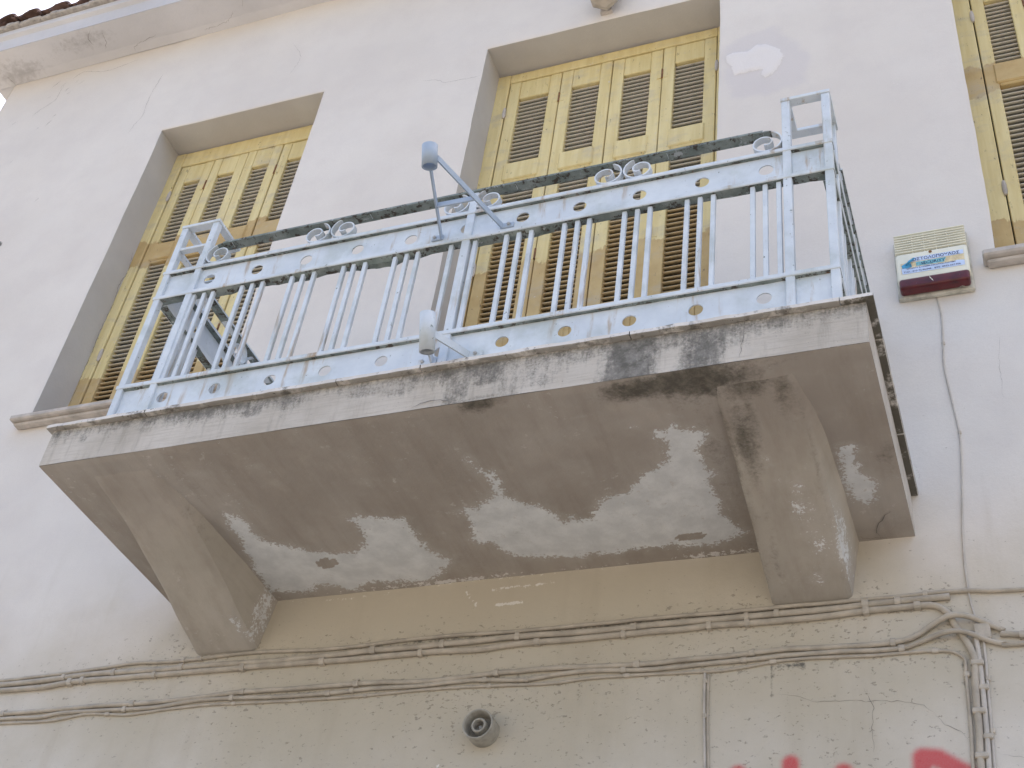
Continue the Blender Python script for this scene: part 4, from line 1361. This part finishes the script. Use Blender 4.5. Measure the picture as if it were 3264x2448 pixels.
sheet([(sx0 + .05, 0.8925), (sx0 + .14, 0.8915), (sx0 + .148, 0.9125), (sx0 + .05, 0.9115)], yS - .0006, 'tealprint')
sheet([(sx0 + .002, 0.9035), (sx0 + .022, 0.9155), (sx0 + .034, 0.9075), (sx0 + .036, 0.8915), (sx0 + .02, 0.8875), (sx0 + .004, 0.8895)], yS - .0007, 'cyanprint')
# curled tongue of paper
V, F = tube_pts([(sx0 + .016, yS - .006, 0.8975), (sx0 + .03, yS - .009, 0.9095), (sx0 + .046, yS - .006, 0.9255)], .0045, 8, lambda i: (.5, 1, .7)[i])
MB().add(V, F).build('curled_corner', 'cyanprint', st_o, True)
def lettering(txt, x, z, width, height, y, mat, name):
    cu = bpy.data.curves.new(name, 'FONT')
    cu.body = txt
    cu.size = 1.0
    cu.offset = .012
    ob = bpy.data.objects.new(name, cu)
    COL.objects.link(ob)
    dg = bpy.context.evaluated_depsgraph_get()
    me = bpy.data.meshes.new_from_object(ob.evaluated_get(dg))
    COL.objects.unlink(ob)
    bpy.data.objects.remove(ob)
    v = np.zeros(len(me.vertices) * 3)
    me.vertices.foreach_get('co', v)
    v = v.reshape(-1, 3)
    lo, hi = v.min(0), v.max(0)
    F = [tuple(p.vertices) for p in me.polygons]
    V = [(x + (a[0] - lo[0]) / (hi[0] - lo[0]) * width, y, z + (a[1] - lo[1]) / (hi[1] - lo[1]) * height) for a in v]
    bpy.data.meshes.remove(me)
    return MB().add(V, F).build(name, mat, st_o)
lettering('ΟΣΤΟΛΟΠΟΥΛΟΣ', sx0 + .040, 0.9180, .152, .0145, yS - .0010, 'ink', 'lettering')
lettering('SECURITY', sx0 + .066, 0.8955, .078, .012, yS - .0011, 'ink', 'lettering')
lettering('SECURITY & COMMUNICATION SYSTEMS', sx0 + .018, 0.8815, .158, .0055, yS - .0010, 'ink', 'lettering')
lettering('ΤΗΛ.: 010 72.94.048 - ΚΙΝ.: 0932-257.906', sx0 + .007, 0.8665, .184, .0075, yS - .0010, 'ink', 'lettering')

# ------------------------------------------------------------------ cables
M['cable'] = plain('overpainted_cable', (.43, .385, .32), .75, .16, 18, .3, .35)
M['cablelight'] = plain('overpainted_cable_pale', (.50, .465, .42), .75, .14, 18, .3, .35)
M['clip'] = plain('overpainted_clip', (.46, .415, .35), .7, .15, 30, .3, .3)
W1=[(-1.75,-.388),(-1.419,-0.384),(-1.195,-0.379),(-1.007,-0.370),(-0.854,-0.361),(-0.662,-0.367),(-0.366,-0.359),(-0.079,-0.369),(0.235,-0.359),(0.413,-0.361),(0.561,-0.366),(0.744,-0.364),(0.908,-0.363),(1.070,-0.360),(1.162,-0.361),(1.287,-0.361),(1.401,-0.359),(1.535,-0.360),(1.622,-0.361),(1.709,-0.360),(1.815,-0.358),(1.898,-0.359),(2.044,-0.370),(2.6,-.375)]
W2=[(-1.75,-.405),(-1.410,-0.403),(-1.181,-0.399),(-0.998,-0.392),(-0.753,-0.396),(-0.536,-0.396),(-0.325,-0.399),(-0.073,-0.395),(0.059,-0.391),(0.225,-0.392),(0.386,-0.389),(0.563,-0.386),(0.746,-0.389),(0.909,-0.388),(1.070,-0.385),(1.172,-0.384),(1.287,-0.384),(1.401,-0.383),(1.534,-0.383),(1.621,-0.380),(1.707,-0.378),(1.775,-0.377),(1.849,-0.375)]
W3=[(-1.75,-.43),(-1.400,-0.425),(-1.223,-0.426),(-1.100,-0.417),(-0.938,-0.415),(-0.746,-0.415),(-0.529,-0.417),(-0.321,-0.414),(-0.068,-0.416),(0.120,-0.416),(0.283,-0.414),(0.443,-0.419),(0.571,-0.411),(0.748,-0.411),(0.911,-0.408),(1.071,-0.407),(1.172,-0.403),(1.287,-0.405),(1.400,-0.406),(1.533,-0.404),(1.620,-0.399),(1.706,-0.398),(1.774,-0.396),(1.811,-0.402),(1.838,-0.426),(1.854,-0.467),(1.871,-0.503),(1.887,-0.543),(1.895,-0.582),(1.893,-0.600),(1.886,-0.687),(1.884,-0.776),(1.879,-0.840),(1.878,-0.886),(1.875,-0.985),(1.87,-1.6)]
W4=[(-1.75,-.524),(-1.357,-0.520),(-1.157,-0.518),(-0.938,-0.516),(-0.810,-0.519),(-0.619,-0.518),(-0.383,-0.506),(-0.180,-0.507),(-0.047,-0.506),(0.111,-0.507),(0.220,-0.516),(0.353,-0.515),(0.506,-0.506),(0.683,-0.504),(0.855,-0.510),(0.951,-0.513),(1.075,-0.510),(1.197,-0.508),(1.292,-0.504),(1.399,-0.500),(1.486,-0.505),(1.614,-0.507),(1.686,-0.506),(1.741,-0.496),(1.793,-0.466),(1.836,-0.448),(1.881,-0.448),(1.928,-0.465),(1.976,-0.494),(2.026,-0.513),(2.6,-.52)]
W5=[(-1.75,-.545),(-1.349,-0.538),(-1.180,-0.543),(-1.086,-0.532),(-0.835,-0.537),(-0.704,-0.538),(-0.556,-0.525),(-0.419,-0.525),(-0.260,-0.532),(-0.041,-0.531),(0.088,-0.527),(0.250,-0.531),(0.406,-0.525),(0.473,-0.526),(0.611,-0.535),(0.710,-0.525),(0.807,-0.522),(0.914,-0.528),(0.999,-0.532),(1.076,-0.530),(1.175,-0.526),(1.269,-0.525),(1.398,-0.520),(1.528,-0.521),(1.697,-0.526),(1.760,-0.510),(1.823,-0.496),(1.883,-0.502),(1.941,-0.526),(1.979,-0.537),(2.023,-0.539),(2.6,-.545)]
W6=[(-1.75,-.56),(-1.341,-0.555),(-1.141,-0.558),(-0.991,-0.543),(-0.899,-0.550),(-0.803,-0.557),(-0.670,-0.549),(-0.521,-0.542),(-0.402,-0.544),(-0.227,-0.548),(-0.038,-0.550),(0.076,-0.548),(0.252,-0.545),(0.388,-0.545),(0.487,-0.547),(0.688,-0.552),(0.785,-0.546),(0.924,-0.546),(1.077,-0.548),(1.198,-0.551),(1.274,-0.545),(1.354,-0.536),(1.442,-0.534),(1.613,-0.539),(1.737,-0.539),(1.795,-0.541),(1.839,-0.546),(1.869,-0.570),(1.868,-0.604),(1.866,-0.686),(1.864,-0.775),(1.858,-0.885),(1.853,-0.985),(1.848,-1.6)]
W7=[(1.904,-0.500),(1.906,-0.589),(1.905,-0.643),(1.903,-0.733),(1.900,-0.820),(1.896,-0.887),(1.892,-0.986),(1.888,-1.6)]
W8=[(1.925,-0.474),(1.922,-0.551),(1.921,-0.593),(1.917,-0.689),(1.914,-0.777),(1.910,-0.888),(1.908,-0.986),(1.904,-1.6)]
W9=[(1.157,-0.549),(1.158,-0.683),(1.164,-0.850),(1.165,-0.957),(1.168,-1.6)]
W10=[(1.168,-0.560),(1.168,-0.683),(1.174,-0.851),(1.175,-0.957),(1.178,-1.6)]
W11=[(1.915,0.790),(1.922,0.700),(1.916,0.580),(1.911,0.472),(1.923,0.301),(1.930,0.176),(1.918,0.000),(1.905,-0.141),(1.898,-0.274),(1.899,-0.349),(1.902,-0.403),(1.909,-0.448),(1.908,-0.482)]
K1=[(-0.655,-0.376),(-0.588,-0.372),(1.784,-0.348)]
K2=[(-1.134,-0.394),(-0.926,-0.390),(-0.651,-0.397),(0.069,-0.393),(0.312,-0.392),(0.566,-0.385),(0.939,-0.384),(1.279,-0.387),(1.367,-0.388),(1.619,-0.380),(1.708,-0.371)]
K3=[(-1.100,-0.406),(-1.047,-0.398),(-0.754,-0.406),(-0.406,-0.414),(-0.110,-0.404),(0.241,-0.403),(0.632,-0.399),(0.908,-0.400),(1.168,-0.392),(1.281,-0.403),(1.620,-0.401),(1.760,-0.389)]
K3v=[(1.895,-0.590),(1.889,-0.729),(1.885,-0.854)]
K4=[(-1.345,-0.522),(-0.806,-0.519),(-0.382,-0.506),(0.032,-0.506),(0.510,-0.507),(0.954,-0.514),(1.295,-0.505),(1.686,-0.506),(2.024,-0.511)]
K5=[(-0.832,-0.540),(-0.418,-0.526),(-0.064,-0.528),(0.021,-0.532),(0.474,-0.527),(0.610,-0.535),(0.914,-0.529),(1.271,-0.527),(1.708,-0.526)]
K6=[(-0.898,-0.551),(-0.406,-0.546),(0.071,-0.549),(0.490,-0.548),(0.925,-0.547),(1.354,-0.538),(1.795,-0.542)]
def wall_y(x, z):
    if XL < x < 3.1 and -1.29 < z < SO:
        return float(wy[_ix(x, z)])
    return 0.0
def cable(pts, r, label, clips=(), clips_v=(), mat='cable', lift=None, grp='cables clipped to the wall'):
    root = empty('cable', (pts[0][0], 0, pts[0][1]), label, 'cable', grp)
    P = []
    for p in spline(pts, .02):
        w = (float(fbm(np.array(p[0] * 9 + r * 900), np.array(p[1] * 9))) - .5)
        y = wall_y(p[0], p[1]) - r * .92 - max(0, w) * .004
        if lift:
            y -= lift(p[0], p[1])
        P.append((p[0], y, p[1] + w * .002))
    V, F = tube_pts(P, r * 1.08, 10, lambda i: 1 + .10 * (float(fbm(np.array(i * .9 + r * 400), np.array(2.))) - .5))
    MB().add(V, F).build('sheath', mat, root, True)
    for i, (x, z) in enumerate(clips):
        j = min(range(len(P)), key=lambda k_: (P[k_][0] - x) ** 2 + (P[k_][2] - z) ** 2)
        zc = P[j][2]
        yb = P[j][1]
        h = r * random.uniform(1.15, 1.5)
        mbc = MB()
        w = random.uniform(.006, .0095)
        prof = [(wall_y(x, zc) + .001, zc + h * 1.25), (yb - r * .8, zc + h), (yb - r * 1.28, zc + h * .45), (yb - r * 1.28, zc - h * .45), (yb - r * .8, zc - h), (wall_y(x, zc) + .001, zc - h * 1.1)]
        V, F = [], []
        for xx in (x - w, x + w):
            V += [(xx, a, b) for a, b in prof]
        for k in range(5):
            F.append((k, k + 1, 7 + k, 6 + k))
        F += [tuple(range(6))[::-1], tuple(range(6, 12))]
        mbc.add(V, F)
        if i % 3 == 0:                                   # nail head
            V, F = lathe([(.004, 0), (.004, .003), (.0005, .004)], (x, wall_y(x, zc + h * 1.6) + .001, zc + h * 1.7), (0, -1, 0), 8)
            mbc.add(V, F)
        mbc.build('clip', 'clip', root)
    for (x, z) in clips_v:
        j = min(range(len(P)), key=lambda k_: (P[k_][0] - x) ** 2 + (P[k_][2] - z) ** 2)
        xc, yb = P[j][0], P[j][1]
        h = r * 1.3
        MB().cbox(xc - h * 1.1, xc + h * 1.9, yb - r * 1.25, 0.0, z - .008, z + .008, .003).build('clip', 'clip', root)
    return root
cable(W1, .0062, 'thin topmost cable of the upper bundle under the balcony', K1)
cable(W2, .0092, 'thick middle cable of the upper bundle, cut off open at its right end', K2)
cable(W3, .0088, 'lowest cable of the upper bundle, bending down the wall at the right', K3, K3v)
bulge = lambda x, z: .020 * math.exp(-((x - 1.86) / .06) ** 2) if x < 2.2 else 0
cable(W4, .0076, 'top cable of the lower bundle, arching over the descending cable at the right', K4, (), 'cable', bulge)
cable(W5, .0066, 'middle cable of the lower bundle, bulging up at the right', K5, (), 'cable', bulge)
cable(W6, .0045, 'thin lowest cable of the lower bundle, turning down at the right', K6, [(1.869, -.618)])
cable(W7, .0066, 'medium cable running down the wall just right of the bent thick cable', (), [(1.902, -.66), (1.899, -.80)], 'cablelight')
cable(W8, .0036, 'thin rightmost cable descending at the lower right', (), [(1.919, -.633), (1.914, -.783)], 'cablelight')
cable(W9, .0036, 'left wire of the thin pair dropping from the lower bundle', (), [(1.156, -.581), (1.157, -.689)], 'cablelight')
cable(W10, .0030, 'right wire of the thin pair dropping from the lower bundle', (), (), 'cable')
cable(W11, .0027, 'thin grey wire hanging down the wall from the alarm siren', (), [(1.914, .577), (1.912, .203)], 'cablelight')
# painted junction box where the cables meet
jb = MB().cbox(1.900, 1.944, -.016, .002, -.520, -.470, .004).build('junction_box', 'clip')
tag(jb, 'small overpainted junction box behind the crossing cables at the right', 'junction box')

# ------------------------------------------------------------------ lamp holder and lantern
M['porcelain'] = plain('dirty_porcelain', (.33, .315, .275), .5, .25, 25, .4, .15)
M['porcdark'] = plain('dark_grey_porcelain', (.16, .15, .13), .7, .4, 40)  # darker porcelain for the cup floor and the thread
lampb = empty('lamp_holder', (.495, 0, -.700), 'round bare lamp holder without a bulb on the wall below the balcony', 'lamp holder')
LC = (.497, 0.0, -.702)
V, F = lathe([(.046, -.004), (.047, .012), (.048, .040), (.0478, .0605), (.045, .0625), (.0425, .060), (.041, .030), (.038, .024)], LC, (0, -1, 0), 40)
MB().add(V, F).build('cup', 'porcelain', lampb, True)
V, F = lathe([(.0385, .0245), (.020, .026), (.0004, .026)], LC, (0, -1, 0), 40)
MB().add(V, F).build('cup_floor', 'porcdark', lampb, True)
V, F = lathe([(.024, .022), (.0235, .050), (.022, .0535), (.0175, .054), (.0165, .052), (.016, .030), (.0004, .029)], LC, (0, -1, 0), 32)
MB().add(V, F).build('bulb_socket', 'porcelain', lampb, True)
V, F = lathe([(.0155, .031), (.0145, .045), (.0125, .046), (.012, .032)], LC, (0, -1, 0), 24)
MB().add(V, F).build('socket_thread', 'porcdark', lampb, True)
V, F = lathe([(.005, .030), (.005, .038), (.0003, .040)], LC, (0, -1, 0), 12)
MB().add(V, F).build('contact', 'steel', lampb, True)

lan = empty('wall_lantern', (.60, 0, 3.05), 'small grey boxy lamp on the wall above the balcony door, cut by the top edge', 'wall lamp')
def hexring(cx, cy, z, r):
    return [(cx + r * math.cos(math.radians(60 * k + 30)), cy + r * math.sin(math.radians(60 * k + 30)), z) for k in range(6)]
lcx, lcy = .615, -.095
rings = [hexring(lcx, lcy, 2.966, .045), hexring(lcx, lcy, 2.976, .068), hexring(lcx, lcy, 2.990, .074), hexring(lcx, lcy, 3.004, .074)]
V = [p for r_ in rings for p in r_]
F = [tuple(range(6))[::-1]] + [(i * 6 + k, i * 6 + (k + 1) % 6, (i + 1) * 6 + (k + 1) % 6, (i + 1) * 6 + k) for i in range(3) for k in range(6)] + [tuple(18 + k for k in range(6))]
MB().add(V, F).build('lamp_base', 'sill', lan)
rings = [hexring(lcx, lcy, 3.0045, .070), hexring(lcx, lcy, 3.16, .090)]
V = [p for r_ in rings for p in r_]
F = [tuple(range(6))[::-1]] + [(k, (k + 1) % 6, 6 + (k + 1) % 6, 6 + k) for k in range(6)] + [tuple(6 + k for k in range(6))]
MB().add(V, F).build('glass', plain('frosted_glass', (.55, .55, .52), .35, .05, 20), lan)
rings = [hexring(lcx, lcy, 3.1605, .086), hexring(lcx, lcy, 3.175, .086), hexring(lcx, lcy, 3.24, .02)]
V = [p for r_ in rings for p in r_]
F = [tuple(range(6))[::-1]] + [(i * 6 + k, i * 6 + (k + 1) % 6, (i + 1) * 6 + (k + 1) % 6, (i + 1) * 6 + k) for i in range(2) for k in range(6)] + [tuple(12 + k for k in range(6))]
MB().add(V, F).build('lamp_roof', 'sill', lan)
MB().cbox(.575, .635, -.020, .004, 2.985, 3.13, .004).build('back_plate', 'sill', lan)
MB().cbox(.595, .615, -.040, -.0205, 3.02, 3.05, .003).build('arm', 'sill', lan)
